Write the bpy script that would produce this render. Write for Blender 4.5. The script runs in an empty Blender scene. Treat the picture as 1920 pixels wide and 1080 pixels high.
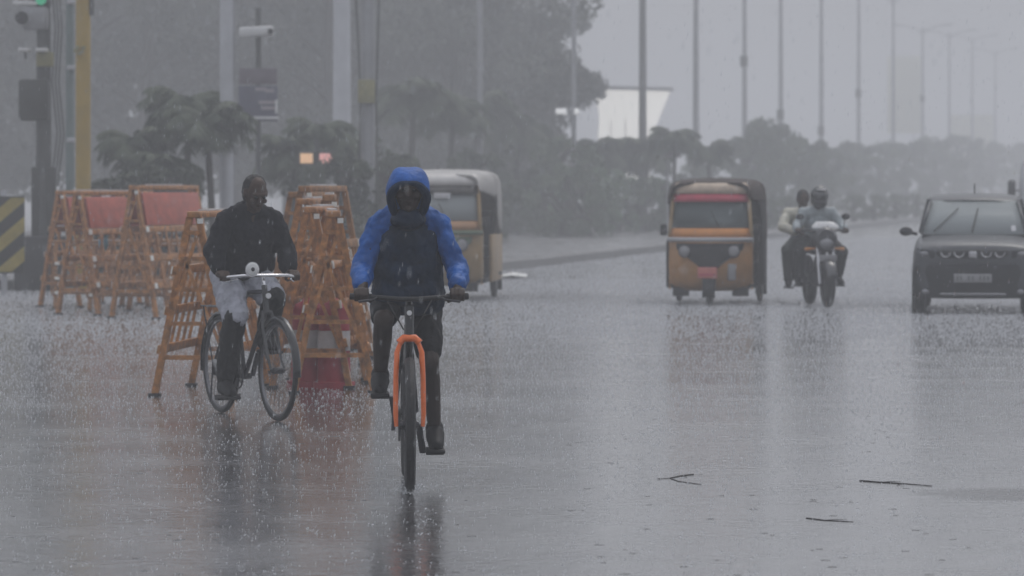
import bpy, bmesh, math, random
import numpy as np
from mathutils import Vector, Matrix, noise
R = math.radians
SC = bpy.context.scene
COL = SC.collection
rng = random.Random(7)

# ------------------------------------------------------------------ camera, sky, sun, exposure
H, F, HY = 1.635, 7100.0, 345.0            # eye height, focal length in photo pixels, horizon row
cam_d = bpy.data.cameras.new('camera')
cam = bpy.data.objects.new('camera', cam_d); COL.objects.link(cam)
cam.location = (0, 0, H); cam.rotation_euler = (R(90), 0, 0)
cam_d.sensor_width = 36; cam_d.lens = F / 1920 * 36
cam_d.shift_y = -(540 - HY) / 1920
cam_d.clip_start = 0.5; cam_d.clip_end = 6000
cam_d.dof.use_dof = True; cam_d.dof.focus_distance = 22.0; cam_d.dof.aperture_fstop = 4.5
SC.camera = cam

SUN_EL, SUN_ROT = R(58), R(25)
W = bpy.data.worlds.new('World'); SC.world = W; W.use_nodes = True
wn = W.node_tree; wn.nodes.clear()
sky = wn.nodes.new('ShaderNodeTexSky'); sky.sky_type = 'NISHITA'; sky.sun_disc = False
sky.sun_elevation = SUN_EL; sky.sun_rotation = SUN_ROT; sky.air_density = 1.0; sky.dust_density = 6.0; sky.ozone_density = 1.0
hsv = wn.nodes.new('ShaderNodeHueSaturation'); hsv.inputs['Saturation'].default_value = 0.75
bg = wn.nodes.new('ShaderNodeBackground'); bg.inputs['Strength'].default_value = 0.10
wo = wn.nodes.new('ShaderNodeOutputWorld')
# overcast: the clear sky is veiled by cloud that is brighter overhead than at the horizon (CIE overcast, 1 + 2 sin h)
wtc = wn.nodes.new('ShaderNodeTexCoord'); wsx = wn.nodes.new('ShaderNodeSeparateXYZ'); wn.links.new(wtc.outputs['Generated'], wsx.inputs[0])
wmr = wn.nodes.new('ShaderNodeMapRange'); wmr.inputs['From Min'].default_value = 0; wmr.inputs['From Max'].default_value = 1; wmr.inputs['To Min'].default_value = 1; wmr.inputs['To Max'].default_value = 3
wn.links.new(wsx.outputs['Z'], wmr.inputs['Value'])
wcl = wn.nodes.new('ShaderNodeMix'); wcl.data_type = 'RGBA'; wcl.blend_type = 'MULTIPLY'; wcl.inputs[0].default_value = 1; wcl.inputs[6].default_value = (2.9, 2.98, 3.22, 1); wn.links.new(wmr.outputs[0], wcl.inputs[7])
wmx = wn.nodes.new('ShaderNodeMix'); wmx.data_type = 'RGBA'; wmx.inputs[0].default_value = .8
wn.links.new(sky.outputs[0], hsv.inputs['Color']); wn.links.new(hsv.outputs[0], wmx.inputs[6]); wn.links.new(wcl.outputs[2], wmx.inputs[7]); wn.links.new(wmx.outputs[2], bg.inputs[0]); wn.links.new(bg.outputs[0], wo.inputs[0])
sun_d = bpy.data.lights.new('sun', 'SUN'); sun_d.energy = 0.6; sun_d.angle = R(25); sun_d.color = (1, .97, .93)
sun = bpy.data.objects.new('sun', sun_d); COL.objects.link(sun)
_dir = Vector((math.sin(SUN_ROT) * math.cos(SUN_EL), math.cos(SUN_ROT) * math.cos(SUN_EL), math.sin(SUN_EL)))
sun.rotation_euler = _dir.to_track_quat('Z', 'Y').to_euler()
SC.view_settings.view_transform = 'Standard'; SC.view_settings.look = 'None'
SC.view_settings.exposure = 0.16; SC.view_settings.gamma = 1
SC.render.engine = 'CYCLES'
SC.cycles.max_bounces = 8; SC.cycles.volume_bounces = 4; SC.cycles.diffuse_bounces = 2; SC.cycles.glossy_bounces = 3
SC.cycles.transmission_bounces = 5; SC.cycles.transparent_max_bounces = 8
SC.cycles.use_denoising = True; SC.cycles.sample_clamp_indirect = 6
SC.cycles.caustics_reflective = False; SC.cycles.caustics_refractive = False

def P(px, py, D):
    """photo pixel at depth D -> point in the place"""
    return Vector(((px - 960) * D / F, D, H - (py - HY) * D / F))
def DG(py):
    return H * F / (py - HY)

# ------------------------------------------------------------------ materials
MATS = {}
def mat(name, col, rough=.5, metal=0., spec=.5, noise_amt=.0, scale=8., bump=0., bscale=40., coat=0., emit=None, estr=0., trans=0., ior=1.45, alpha=None):
    m = bpy.data.materials.new(name); m.use_nodes = True; MATS[name] = m
    nt = m.node_tree; b = nt.nodes['Principled BSDF']
    b.inputs['Base Color'].default_value = (*col, 1); b.inputs['Roughness'].default_value = rough
    b.inputs['Metallic'].default_value = metal; b.inputs['Specular IOR Level'].default_value = spec
    b.inputs['Coat Weight'].default_value = coat; b.inputs['Coat Roughness'].default_value = .08
    b.inputs['Transmission Weight'].default_value = trans; b.inputs['IOR'].default_value = ior
    if emit: b.inputs['Emission Color'].default_value = (*emit, 1); b.inputs['Emission Strength'].default_value = estr
    tc = nt.nodes.new('ShaderNodeTexCoord')
    if noise_amt:
        n = nt.nodes.new('ShaderNodeTexNoise'); n.inputs['Scale'].default_value = scale; n.inputs['Detail'].default_value = 6; n.inputs['Roughness'].default_value = .65
        nt.links.new(tc.outputs['Object'], n.inputs['Vector'])
        cr = nt.nodes.new('ShaderNodeValToRGB')
        cr.color_ramp.elements[0].position = .32; cr.color_ramp.elements[1].position = .7
        cr.color_ramp.elements[0].color = (*[c * (1 - noise_amt) for c in col], 1)
        cr.color_ramp.elements[1].color = (*[min(1, c * (1 + noise_amt)) for c in col], 1)
        nt.links.new(n.outputs['Fac'], cr.inputs['Fac']); nt.links.new(cr.outputs[0], b.inputs['Base Color'])
        mr = nt.nodes.new('ShaderNodeMapRange'); mr.inputs['To Min'].default_value = max(.03, rough - .12); mr.inputs['To Max'].default_value = min(1, rough + .12)
        nt.links.new(n.outputs['Fac'], mr.inputs['Value']); nt.links.new(mr.outputs[0], b.inputs['Roughness'])
    if bump:
        n2 = nt.nodes.new('ShaderNodeTexNoise'); n2.inputs['Scale'].default_value = bscale; n2.inputs['Detail'].default_value = 5
        nt.links.new(tc.outputs['Object'], n2.inputs['Vector'])
        bp = nt.nodes.new('ShaderNodeBump'); bp.inputs['Strength'].default_value = bump; bp.inputs['Distance'].default_value = .02
        nt.links.new(n2.outputs['Fac'], bp.inputs['Height']); nt.links.new(bp.outputs[0], b.inputs['Normal'])
    return m

def road_mat():
    m = bpy.data.materials.new('wet_asphalt'); m.use_nodes = True; MATS['wet_asphalt'] = m
    nt = m.node_tree; L = nt.links.new; b = nt.nodes['Principled BSDF']
    tc = nt.nodes.new('ShaderNodeTexCoord')
    def nz(scale, detail=5, rough=.6):
        n = nt.nodes.new('ShaderNodeTexNoise'); n.inputs['Scale'].default_value = scale; n.inputs['Detail'].default_value = detail; n.inputs['Roughness'].default_value = rough
        L(tc.outputs['Object'], n.inputs['Vector']); return n
    agg = nz(90, 4); big = nz(.35, 6, .7)
    mx = nt.nodes.new('ShaderNodeMix'); mx.data_type = 'RGBA'; L(agg.outputs['Fac'], mx.inputs[0])
    mx.inputs[6].default_value = (.055, .055, .059, 1); mx.inputs[7].default_value = (.125, .124, .127, 1)
    cr = nt.nodes.new('ShaderNodeValToRGB'); cr.color_ramp.elements[0].position = .35; cr.color_ramp.elements[1].position = .68
    cr.color_ramp.elements[0].color = (.65, .65, .66, 1); cr.color_ramp.elements[1].color = (1.15, 1.13, 1.1, 1)
    L(big.outputs['Fac'], cr.inputs[0])
    mu = nt.nodes.new('ShaderNodeMix'); mu.data_type = 'RGBA'; mu.blend_type = 'MULTIPLY'; mu.inputs[0].default_value = 1
    L(mx.outputs[2], mu.inputs[6]); L(cr.outputs[0], mu.inputs[7]); L(mu.outputs[2], b.inputs['Base Color'])
    film = nz(1.3, 5, .6)
    mr = nt.nodes.new('ShaderNodeMapRange'); mr.inputs['From Min'].default_value = .3; mr.inputs['From Max'].default_value = .7
    mr.inputs['To Min'].default_value = .16; mr.inputs['To Max'].default_value = .34
    L(film.outputs['Fac'], mr.inputs['Value']); L(mr.outputs[0], b.inputs['Roughness'])
    b.inputs['IOR'].default_value = 1.5; b.inputs['Coat Weight'].default_value = 1; b.inputs['Coat IOR'].default_value = 1.42; b.inputs['Coat Roughness'].default_value = .1
    film2 = nz(.55, 6, .72); mr2 = nt.nodes.new('ShaderNodeMapRange'); mr2.inputs['From Min'].default_value = .34; mr2.inputs['From Max'].default_value = .66
    mr2.inputs['To Min'].default_value = .06; mr2.inputs['To Max'].default_value = .20; L(film2.outputs['Fac'], mr2.inputs['Value']); L(mr2.outputs[0], b.inputs['Coat Roughness'])
    # a rough, drier-looking repair in the near road (lower right)
    vm = nt.nodes.new('ShaderNodeMapping'); vm.vector_type = 'POINT'; vm.inputs['Location'].default_value = (-2.72 / .55, -19.95 / .42, 0); vm.inputs['Scale'].default_value = (1 / .55, 1 / .42, 1)
    L(tc.outputs['Object'], vm.inputs['Vector']); ln = nt.nodes.new('ShaderNodeVectorMath'); ln.operation = 'LENGTH'; L(vm.outputs[0], ln.inputs[0])
    ns = nz(3.5, 5, .65); ad = nt.nodes.new('ShaderNodeMath'); ad.operation = 'MULTIPLY_ADD'; ad.inputs[1].default_value = .9; L(ns.outputs['Fac'], ad.inputs[0]); L(ln.outputs['Value'], ad.inputs[2])
    pm = nt.nodes.new('ShaderNodeMapRange'); pm.inputs['From Min'].default_value = 1.15; pm.inputs['From Max'].default_value = 1.65; pm.inputs['To Min'].default_value = .25; pm.inputs['To Max'].default_value = 1
    L(ad.outputs[0], pm.inputs['Value']); L(pm.outputs[0], b.inputs['Coat Weight'])
    # rain-struck water film: small waves on wider swells
    w1 = nz(9, 4, .62); w2 = nz(1.6, 3, .5); w3 = nz(45, 3, .6)
    a = nt.nodes.new('ShaderNodeMath'); a.operation = 'MULTIPLY_ADD'; a.inputs[1].default_value = .55; L(w2.outputs['Fac'], a.inputs[0]); L(w1.outputs['Fac'], a.inputs[2])
    a2 = nt.nodes.new('ShaderNodeMath'); a2.operation = 'MULTIPLY_ADD'; a2.inputs[1].default_value = .16; L(w3.outputs['Fac'], a2.inputs[0]); L(a.outputs[0], a2.inputs[2])
    bp = nt.nodes.new('ShaderNodeBump'); bp.inputs['Strength'].default_value = .42; bp.inputs['Distance'].default_value = .008
    L(a2.outputs[0], bp.inputs['Height']); L(bp.outputs[0], b.inputs['Normal']); L(bp.outputs[0], b.inputs['Coat Normal'])
    return m
road_mat()
mat('paving', (.16, .16, .165), .28, noise_amt=.3, scale=2, bump=.3, bscale=12)
mat('kerb_stone', (.13, .13, .13), .45, noise_amt=.4, scale=3, bump=.3)
mat('earth', (.06, .065, .05), .6, noise_amt=.4, scale=1.5, bump=.3, bscale=6)
mat('orange_paint', (.42, .18, .05), .5, noise_amt=.6, scale=14, coat=.3)
mat('orange_paint_old', (.31, .15, .058), .55, noise_amt=.6, scale=12)
mat('red_board', (.50, .12, .08), .4, noise_amt=.25, scale=6)
mat('red_plastic', (.40, .035, .055), .5, spec=.3, noise_amt=.2, scale=6)
mat('white_band', (.6, .6, .62), .4, noise_amt=.15)
mat('reflector', (.85, .84, .8), .2, noise_amt=.1)
mat('tyre', (.014, .014, .015), .55, bump=.4, bscale=120)
mat('rim_steel', (.16, .16, .17), .35, 1.0)
mat('chrome', (.75, .75, .77), .12, 1.0)
mat('black_paint', (.012, .012, .014), .25, coat=.5)
mat('black_rubber', (.015, .015, .016), .6)
mat('dark_metal', (.05, .05, .055), .35, .6)
mat('fork_orange', (.9, .17, .02), .28, coat=.4, noise_amt=.08)
mat('white_lens', (.8, .8, .8), .15)
mat('skin_dark', (.06, .036, .025), .5, spec=.3, noise_amt=.2, scale=20, bump=.1, bscale=90)
mat('leg_skin', (.038, .025, .019), .5, spec=.3, noise_amt=.2, scale=14)
mat('hair', (.012, .011, .011), .55, bump=.8, bscale=140)
mat('eye', (.02, .02, .02), .5, spec=.2)
mat('jacket_blue', (.014, .098, .36), .5, spec=.3, noise_amt=.35, scale=7, bump=.5, bscale=26)
mat('hood_blue', (.016, .10, .37), .5, spec=.3, noise_amt=.3, scale=9, bump=.5, bscale=30)
mat('vest_navy', (.007, .021, .050), .62, spec=.22, noise_amt=.4, scale=9, bump=.6, bscale=24)
mat('shorts_black', (.008, .008, .010), .65, spec=.22, noise_amt=.3, scale=9, bump=.5, bscale=30)
mat('jacket_black', (.007, .007, .012), .68, spec=.2, noise_amt=.35, scale=8, bump=.6, bscale=24)
mat('white_cloth', (.42, .43, .49), .6, noise_amt=.25, scale=11, bump=.8, bscale=22)
mat('trouser_dark', (.014, .015, .016), .65, spec=.22, noise_amt=.3, scale=9, bump=.5, bscale=30)
mat('trouser_green', (.02, .032, .028), .5, noise_amt=.3, scale=9, bump=.5, bscale=30)
mat('shoe', (.008, .008, .009), .6, spec=.25, noise_amt=.3, scale=20)
mat('shoe_sole', (.016, .016, .016), .6, spec=.25)
mat('shirt_grey', (.36, .41, .43), .55, noise_amt=.2, scale=10, bump=.5, bscale=24)
mat('shirt_cream', (.62, .60, .50), .6, noise_amt=.2, scale=10, bump=.6, bscale=24)
mat('helmet', (.014, .016, .015), .22, coat=.4)
mat('visor', (.03, .035, .035), .08, spec=.8)
mat('auto_ochre', (.46, .22, .055), .35, noise_amt=.22, scale=4, coat=.3)
mat('auto_orange', (.65, .26, .06), .35, noise_amt=.15, scale=5)
mat('auto_peach', (.44, .24, .12), .4, noise_amt=.15, scale=5)
mat('auto_green', (.11, .17, .11), .4, noise_amt=.25, scale=4)
mat('auto_brown', (.37, .25, .115), .4, noise_amt=.25, scale=4)
mat('auto_black', (.014, .014, .016), .5, spec=.3, noise_amt=.3, scale=5)
mat('canvas_black', (.014, .014, .015), .75, spec=.2, noise_amt=.3, scale=6, bump=.5, bscale=14)
mat('canvas_brown', (.045, .032, .028), .7, spec=.2, noise_amt=.3, scale=6)
mat('roof_dull', (.42, .41, .40), .6, spec=.25, noise_amt=.2, scale=5)
mat('canvas_grey', (.09, .085, .08), .6, noise_amt=.3, scale=6, bump=.5, bscale=14)
mat('visor_red', (.52, .07, .11), .45, noise_amt=.2, scale=8)
mat('visor_cream', (.50, .40, .31), .5, noise_amt=.2, scale=8)
mat('visor_white', (.66, .64, .62), .45, noise_amt=.12, scale=8)
mat('plate_red', (.60, .20, .17), .45, noise_amt=.15, scale=30)
mat('plate_grey', (.32, .32, .33), .45, noise_amt=.1, scale=30)
mat('plate_ink', (.16, .16, .17), .5)
mat('glass', (.06, .085, .09), .04, spec=.6, trans=.75, ior=1.12)
mat('wet_glass', (.20, .24, .25), .28, spec=.5, trans=.55, ior=1.1)
mat('misted_glass', (.42, .46, .47), .3, spec=.5, trans=.35, ior=1.1)
mat('seat_vinyl', (.05, .05, .05), .5)
mat('lamp_glass', (.28, .28, .30), .08, spec=.8)
mat('car_grey', (.042, .047, .055), .42, .2, coat=.2, noise_amt=.1, scale=3)
mat('car_black', (.012, .013, .016), .55, spec=.25, noise_amt=.2, scale=6)
mat('silver', (.5, .5, .52), .25, .8)
mat('tank_grey', (.03, .031, .036), .3, coat=.5)
mat('white_paint', (.72, .72, .72), .35, noise_amt=.1, scale=5)
mat('pole_pale', (.52, .53, .56), .4, .2, noise_amt=.15, scale=2)
mat('pole_grey', (.33, .335, .35), .45, .3, noise_amt=.2, scale=2)
mat('pole_dark', (.08, .083, .082), .5, noise_amt=.3, scale=2)
mat('pole_yellow', (.40, .27, .05), .45, noise_amt=.3, scale=1.2)
mat('pole_green', (.17, .22, .22), .5, noise_amt=.25, scale=2)
mat('cabinet_dark', (.045, .048, .044), .5, noise_amt=.3, scale=3)
mat('box_yellow', (.28, .26, .12), .5, noise_amt=.2)
mat('hazard_yellow', (.38, .30, .07), .45, noise_amt=.25, scale=5)
mat('hazard_black', (.03, .03, .026), .5)
mat('concrete_dark', (.045, .044, .046), .6, noise_amt=.35, scale=3, bump=.4)
mat('sign_blue', (.10, .10, .15), .45, noise_amt=.2, scale=4)
mat('sign_mauve', (.17, .14, .17), .45, noise_amt=.2, scale=4)
mat('sign_ink', (.36, .32, .35), .45)
mat('green_lamp', (.02, .3, .15), .2, emit=(.05, .85, .45), estr=.22)
mat('orange_lamp', (.5, .3, .15), .3, emit=(1, .62, .38), estr=.5)
mat('pink_lamp', (.5, .25, .25), .3, emit=(1, .48, .44), estr=.45)
mat('white_lamp', (.7, .7, .7), .3, emit=(1, 1, 1), estr=.45)
mat('hoarding_lit', (.7, .7, .68), .4, emit=(1, .98, .94), estr=.6, noise_amt=.08, scale=.6)
mat('hoarding_yellow', (.62, .61, .40), .5, noise_amt=.15, scale=.4)
mat('bark', (.05, .043, .035), .7, noise_amt=.4, scale=6, bump=.6, bscale=12)
mat('splash_water', (.93, .94, .96), .4, ior=1.33)
mat('twig_wood', (.012, .010, .009), .5, noise_amt=.3, scale=30)
mat('water', (.9, .92, .94), .03, trans=1., ior=1.33)
mat('paper', (.7, .7, .68), .5, noise_amt=.15, scale=12)
mat('bottle_blue', (.08, .28, .42), .3)
def leaf_mat(name, col, col2):
    m = bpy.data.materials.new(name); m.use_nodes = True; MATS[name] = m
    nt = m.node_tree; L = nt.links.new; b = nt.nodes['Principled BSDF']
    at = nt.nodes.new('ShaderNodeAttribute'); at.attribute_name = 'tint'
    mx = nt.nodes.new('ShaderNodeMix'); mx.data_type = 'RGBA'; L(at.outputs['Fac'], mx.inputs[0])
    mx.inputs[6].default_value = (*col, 1); mx.inputs[7].default_value = (*col2, 1)
    L(mx.outputs[2], b.inputs['Base Color']); b.inputs['Roughness'].default_value = .6; b.inputs['Specular IOR Level'].default_value = .15
leaf_mat('leaf_dark', (.03, .04, .028), (.10, .12, .08))
leaf_mat('leaf_tall', (.03, .038, .032), (.18, .195, .165))
leaf_mat('leaf_mid', (.05, .075, .045), (.14, .18, .11))
leaf_mat('leaf_palm', (.04, .055, .036), (.11, .13, .085))
leaf_mat('leaf_light', (.08, .14, .085), (.17, .24, .14))

# ------------------------------------------------------------------ mesh helpers
class MB:
    def __init__(s): s.v = []; s.f = []
    def add(s, vs, fs):
        o = len(s.v); s.v += [tuple(v) for v in vs]; s.f += [tuple(i + o for i in f) for f in fs]; return s
    def box(s, c, size, rot=None, bev=0.):
        bm = bmesh.new(); bmesh.ops.create_cube(bm, size=1)
        bmesh.ops.scale(bm, vec=size, verts=bm.verts)
        if bev: bmesh.ops.bevel(bm, geom=list(bm.edges), offset=min(bev, min(size) * .45), segments=2, affect='EDGES', profile=.5)
        M = Matrix.Translation(c)
        if rot: M = M @ Matrix.Rotation(rot[2], 4, 'Z') @ Matrix.Rotation(rot[1], 4, 'Y') @ Matrix.Rotation(rot[0], 4, 'X')
        bm.verts.index_update()
        s.add([M @ v.co for v in bm.verts], [[v.index for v in f.verts] for f in bm.faces]); bm.free(); return s
    def bar(s, p0, p1, w, h=None, bev=0.):
        """square bar between two points"""
        p0 = Vector(p0); p1 = Vector(p1); d = p1 - p0; h = h or w
        q = d.to_track_quat('Z', 'X'); M = Matrix.Translation((p0 + p1) / 2) @ q.to_matrix().to_4x4()
        l = d.length / 2; vs = [M @ Vector((x * w / 2, y * h / 2, z * l)) for z in (-1, 1) for y in (-1, 1) for x in (-1, 1)]
        s.add(vs, [(0, 2, 3, 1), (4, 5, 7, 6), (0, 1, 5, 4), (2, 6, 7, 3), (0, 4, 6, 2), (1, 3, 7, 5)]); return s
    def tube(s, pts, r, n=8, closed=False, caps=True):
        pts = [Vector(p) for p in pts]; m = len(pts)
        rs = r if isinstance(r, (list, tuple)) else [r] * m
        vs = []; fs = []; prev = None
        for i, p in enumerate(pts):
            a = pts[i - 1] if (i or closed) else p; b = pts[(i + 1) % m] if (i < m - 1 or closed) else p
            t = (b - a).normalized()
            if prev is None:
                u = t.orthogonal().normalized()
            else:
                u = (prev - t * prev.dot(t)); u = u.normalized() if u.length > 1e-6 else t.orthogonal().normalized()
            prev = u; w = t.cross(u)
            vs += [p + (u * math.cos(2 * math.pi * k / n) + w * math.sin(2 * math.pi * k / n)) * rs[i] for k in range(n)]
        for i in range(m if closed else m - 1):
            j = (i + 1) % m
            for k in range(n): fs.append((i * n + k, i * n + (k + 1) % n, j * n + (k + 1) % n, j * n + k))
        if caps and not closed: fs.append(tuple(range(n))[::-1]); fs.append(tuple((m - 1) * n + k for k in range(n)))
        s.add(vs, fs); return s
    def ring(s, c, axis, Rr, r, n=40, k=8, sx=1.):
        c = Vector(c); a = Vector(axis).normalized(); u = a.orthogonal().normalized(); w = a.cross(u)
        vs = []; fs = []
        for i in range(n):
            t = 2 * math.pi * i / n; d = u * math.cos(t) + w * math.sin(t)
            for j in range(k):
                q = 2 * math.pi * j / k; vs.append(c + d * (Rr + r * math.cos(q)) + a * (r * sx * math.sin(q)))
        for i in range(n):
            for j in range(k): fs.append((i * k + j, i * k + (j + 1) % k, ((i + 1) % n) * k + (j + 1) % k, ((i + 1) % n) * k + j))
        s.add(vs, fs); return s
    def ell(s, c, r, rot=None, nu=14, nv=10):
        M = Matrix.Translation(c)
        if rot: M = M @ Matrix.Rotation(rot[2], 4, 'Z') @ Matrix.Rotation(rot[1], 4, 'Y') @ Matrix.Rotation(rot[0], 4, 'X')
        vs = [M @ Vector((0, 0, r[2]))]
        for i in range(1, nv):
            p = math.pi * i / nv
            vs += [M @ Vector((r[0] * math.sin(p) * math.cos(2 * math.pi * j / nu), r[1] * math.sin(p) * math.sin(2 * math.pi * j / nu), r[2] * math.cos(p))) for j in range(nu)]
        vs.append(M @ Vector((0, 0, -r[2]))); e = len(vs) - 1; fs = []
        for j in range(nu):
            fs.append((0, 1 + j, 1 + (j + 1) % nu)); fs.append((e, 1 + (nv - 2) * nu + (j + 1) % nu, 1 + (nv - 2) * nu + j))
            for i in range(nv - 2): fs.append((1 + i * nu + j, 1 + (i + 1) * nu + j, 1 + (i + 1) * nu + (j + 1) % nu, 1 + i * nu + (j + 1) % nu))
        s.add(vs, fs); return s
    def cap(s, pts, rs, n=12):
        """capsule chain: closed overlapping pieces, for remeshing"""
        pts = [Vector(p) for p in pts]
        for i, p in enumerate(pts): s.ell(p, (rs[i],) * 3, None, n, 8)
        for i in range(len(pts) - 1): s.tube([pts[i], pts[i + 1]], [rs[i], rs[i + 1]], n)
        return s
    def prism(s, poly, y0, y1):
        """polygon in (x,z) extruded along y"""
        n = len(poly); vs = [(x, y0, z) for x, z in poly] + [(x, y1, z) for x, z in poly]
        fs = [tuple(range(n)), tuple(range(2 * n - 1, n - 1, -1))] + [(i, i + n, (i + 1) % n + n, (i + 1) % n) for i in range(n)]
        s.add(vs, fs); return s
    def loft(s, secs, closed=True, caps=True):
        n = len(secs[0]); vs = [p for q in secs for p in q]; fs = []
        for i in range(len(secs) - 1):
            for k in range(n if closed else n - 1): fs.append((i * n + k, i * n + (k + 1) % n, (i + 1) * n + (k + 1) % n, (i + 1) * n + k))
        if caps and closed: fs.append(tuple(range(n))[::-1]); fs.append(tuple((len(secs) - 1) * n + k for k in range(n)))
        s.add(vs, fs); return s
    def mesh(s, name, smooth=None):
        me = bpy.data.meshes.new(name); me.from_pydata(s.v, [], s.f); me.update()
        bm = bmesh.new(); bm.from_mesh(me); bmesh.ops.recalc_face_normals(bm, faces=bm.faces); bm.to_mesh(me); bm.free()
        if smooth is not None:
            for p in me.polygons: p.use_smooth = True
            try: me.set_sharp_from_angle(angle=R(smooth))
            except Exception: pass
        return me
    def build(s, name, m, parent=None, smooth=40, sub=0, solid=0.):
        return obj(name, s.mesh(name, smooth), m, parent, sub, solid)

def obj(name, me, m, parent=None, sub=0, solid=0.):
    o = bpy.data.objects.new(name, me); COL.objects.link(o)
    me.materials.clear(); me.materials.append(MATS[m] if isinstance(m, str) else m)
    if parent is not None: o.parent = parent
    if solid:
        q = o.modifiers.new('solid', 'SOLIDIFY'); q.thickness = solid; q.offset = 0
    if sub:
        q = o.modifiers.new('sub', 'SUBSURF'); q.levels = sub; q.render_levels = sub
    return o
def tag(o, label, cat, group=None):
    o['label'] = label; o['category'] = cat
    if group: o['group'] = group
    return o
def thing(name, label, cat, loc=(0, 0, 0), rz=0, group=None):
    o = bpy.data.objects.new(name, None); COL.objects.link(o); o.empty_display_size = .2
    o.location = loc; o.rotation_euler = (0, 0, rz); return tag(o, label, cat, group)
def kind(o, k):
    o['kind'] = k; return o
def copy_tree(o, parent=None):
    c = o.copy(); COL.objects.link(c); c.parent = parent
    for ch in list(o.children): copy_tree(ch, c)
    return c
TMP = bpy.data.scenes.new('tmp')
def blob(name, mb, voxel, m, parent=None, smooth=4, ripple=0., rscale=9., seed=0.):
    """fuse overlapping closed pieces to one continuous skin"""
    me = bpy.data.meshes.new('t'); me.from_pydata(mb.v, [], mb.f); me.update()
    bm = bmesh.new(); bm.from_mesh(me); bmesh.ops.recalc_face_normals(bm, faces=bm.faces); bm.to_mesh(me); bm.free()
    t = bpy.data.objects.new('t', me); TMP.collection.objects.link(t)
    q = t.modifiers.new('r', 'REMESH'); q.mode = 'VOXEL'; q.voxel_size = voxel
    q = t.modifiers.new('s', 'SMOOTH'); q.iterations = smooth; q.factor = .5
    vl = TMP.view_layers[0]; vl.update(); dg = vl.depsgraph
    out = bpy.data.meshes.new_from_object(t.evaluated_get(dg)); out.name = name
    bpy.data.objects.remove(t); bpy.data.meshes.remove(me)
    if ripple:
        n = len(out.vertices); co = np.empty(n * 3); no = np.empty(n * 3)
        out.vertices.foreach_get('co', co); out.vertices.foreach_get('normal', no)
        co = co.reshape(-1, 3); no = no.reshape(-1, 3)
        d = np.array([noise.fractal(Vector((c[0] * rscale + seed, c[1] * rscale, c[2] * rscale * .6)), .6, 2.2, 3) for c in co])
        co += no * (d * ripple)[:, None]; out.vertices.foreach_set('co', co.ravel()); out.update()
    for p in out.polygons: p.use_smooth = True
    return obj(name, out, m, parent)

# ------------------------------------------------------------------ setting: ground, road, median pavement, kerb
VX, VY = 1340 / 7100, 1.0                           # road direction (towards its vanishing point)
def kerb_x(y): return 1.6 + VX * (y - 81.2)
def sheet(name, pts, z, m):
    me = bpy.data.meshes.new(name); me.from_pydata([(x, y, z) for x, y in pts], [], [tuple(range(len(pts)))]); me.update()
    return kind(obj(name, me, m), 'structure')
sheet('ground', [(-400, 3), (500, 3), (500, 980), (-400, 980)], -.004, 'earth')
sheet('road', [(-60, 4), (120, 4), (kerb_x(975) + 60, 975), (kerb_x(975) - 40, 975), (-60, 300)], 0, 'wet_asphalt')
y0 = 58.5; nose = [(kerb_x(y0) - 1.6 + 1.6 * math.sin(a), y0 + 1.6 - 1.6 * math.cos(a)) for a in [R(t) for t in range(0, 91, 15)]]
nose = [(x, max(y, y0)) for x, y in nose]
front = [(-14, y0)] + nose + [(kerb_x(y), y) for y in (75, 95, 120, 160, 220, 320, 600, 960)]
back = [(kerb_x(960) - 22, 960), (kerb_x(320) - 22, 320), (kerb_x(120) - 24, 120), (-14, 70)]
mb = MB(); n = len(front)
mb.add([(x, y, .15) for x, y in front] + [(x, y, .15) for x, y in back], [tuple(range(n + len(back)))])
kind(mb.build('pavement', 'paving', smooth=None), 'structure')
mb = MB()
secs = []
for i, (x, y) in enumerate(front):
    a = Vector(front[max(0, i - 1)]); b = Vector(front[min(n - 1, i + 1)]); t = (b - a).normalized(); nn = Vector((t.y, -t.x))
    c = Vector((x, y)); secs.append([(c.x + nn.x * o, c.y + nn.y * o, z) for o, z in ((.01, -.02), (.06, 0), (.045, .14), (.02, .165), (-.16, .165), (-.16, .05))])
mb.loft(secs); kind(mb.build('kerb', 'kerb_stone', smooth=30), 'structure')
# ------------------------------------------------------------------ vegetation
def leaf_mesh(name, cents, rad, count, size, seed, m, droop=0.):
    g = np.random.default_rng(seed); k = g.integers(0, len(cents), count); c = np.array(cents)[k]; rr = np.array(rad)[k]
    d = g.normal(size=(count, 3)); d /= np.linalg.norm(d, axis=1)[:, None]
    p = c + d * (rr * g.uniform(.25, 1, count) ** .6)[:, None] * np.array([1, 1, .75])
    u = g.normal(size=(count, 3)); u[:, 2] -= droop; u /= np.linalg.norm(u, axis=1)[:, None]
    w = np.cross(u, g.normal(size=(count, 3))); w /= np.linalg.norm(w, axis=1)[:, None]
    s = size * g.uniform(.6, 1.35, count)[:, None]
    v = np.stack([p - u * s, p + w * s * .42, p + u * s, p - w * s * .42], 1).reshape(-1, 3)
    me = bpy.data.meshes.new(name); me.vertices.add(count * 4); me.vertices.foreach_set('co', v.ravel())
    me.loops.add(count * 4); me.loops.foreach_set('vertex_index', np.arange(count * 4)); me.polygons.add(count)
    me.polygons.foreach_set('loop_start', np.arange(count) * 4); me.polygons.foreach_set('loop_total', np.full(count, 4)); me.update()
    a = me.attributes.new('tint', 'FLOAT', 'FACE'); cl = g.uniform(0, 1, len(cents))[k]
    a.data.foreach_set('value', np.clip(cl * .75 + g.uniform(0, .25, count), 0, 1)); me.materials.append(MATS[m]); return me

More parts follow.
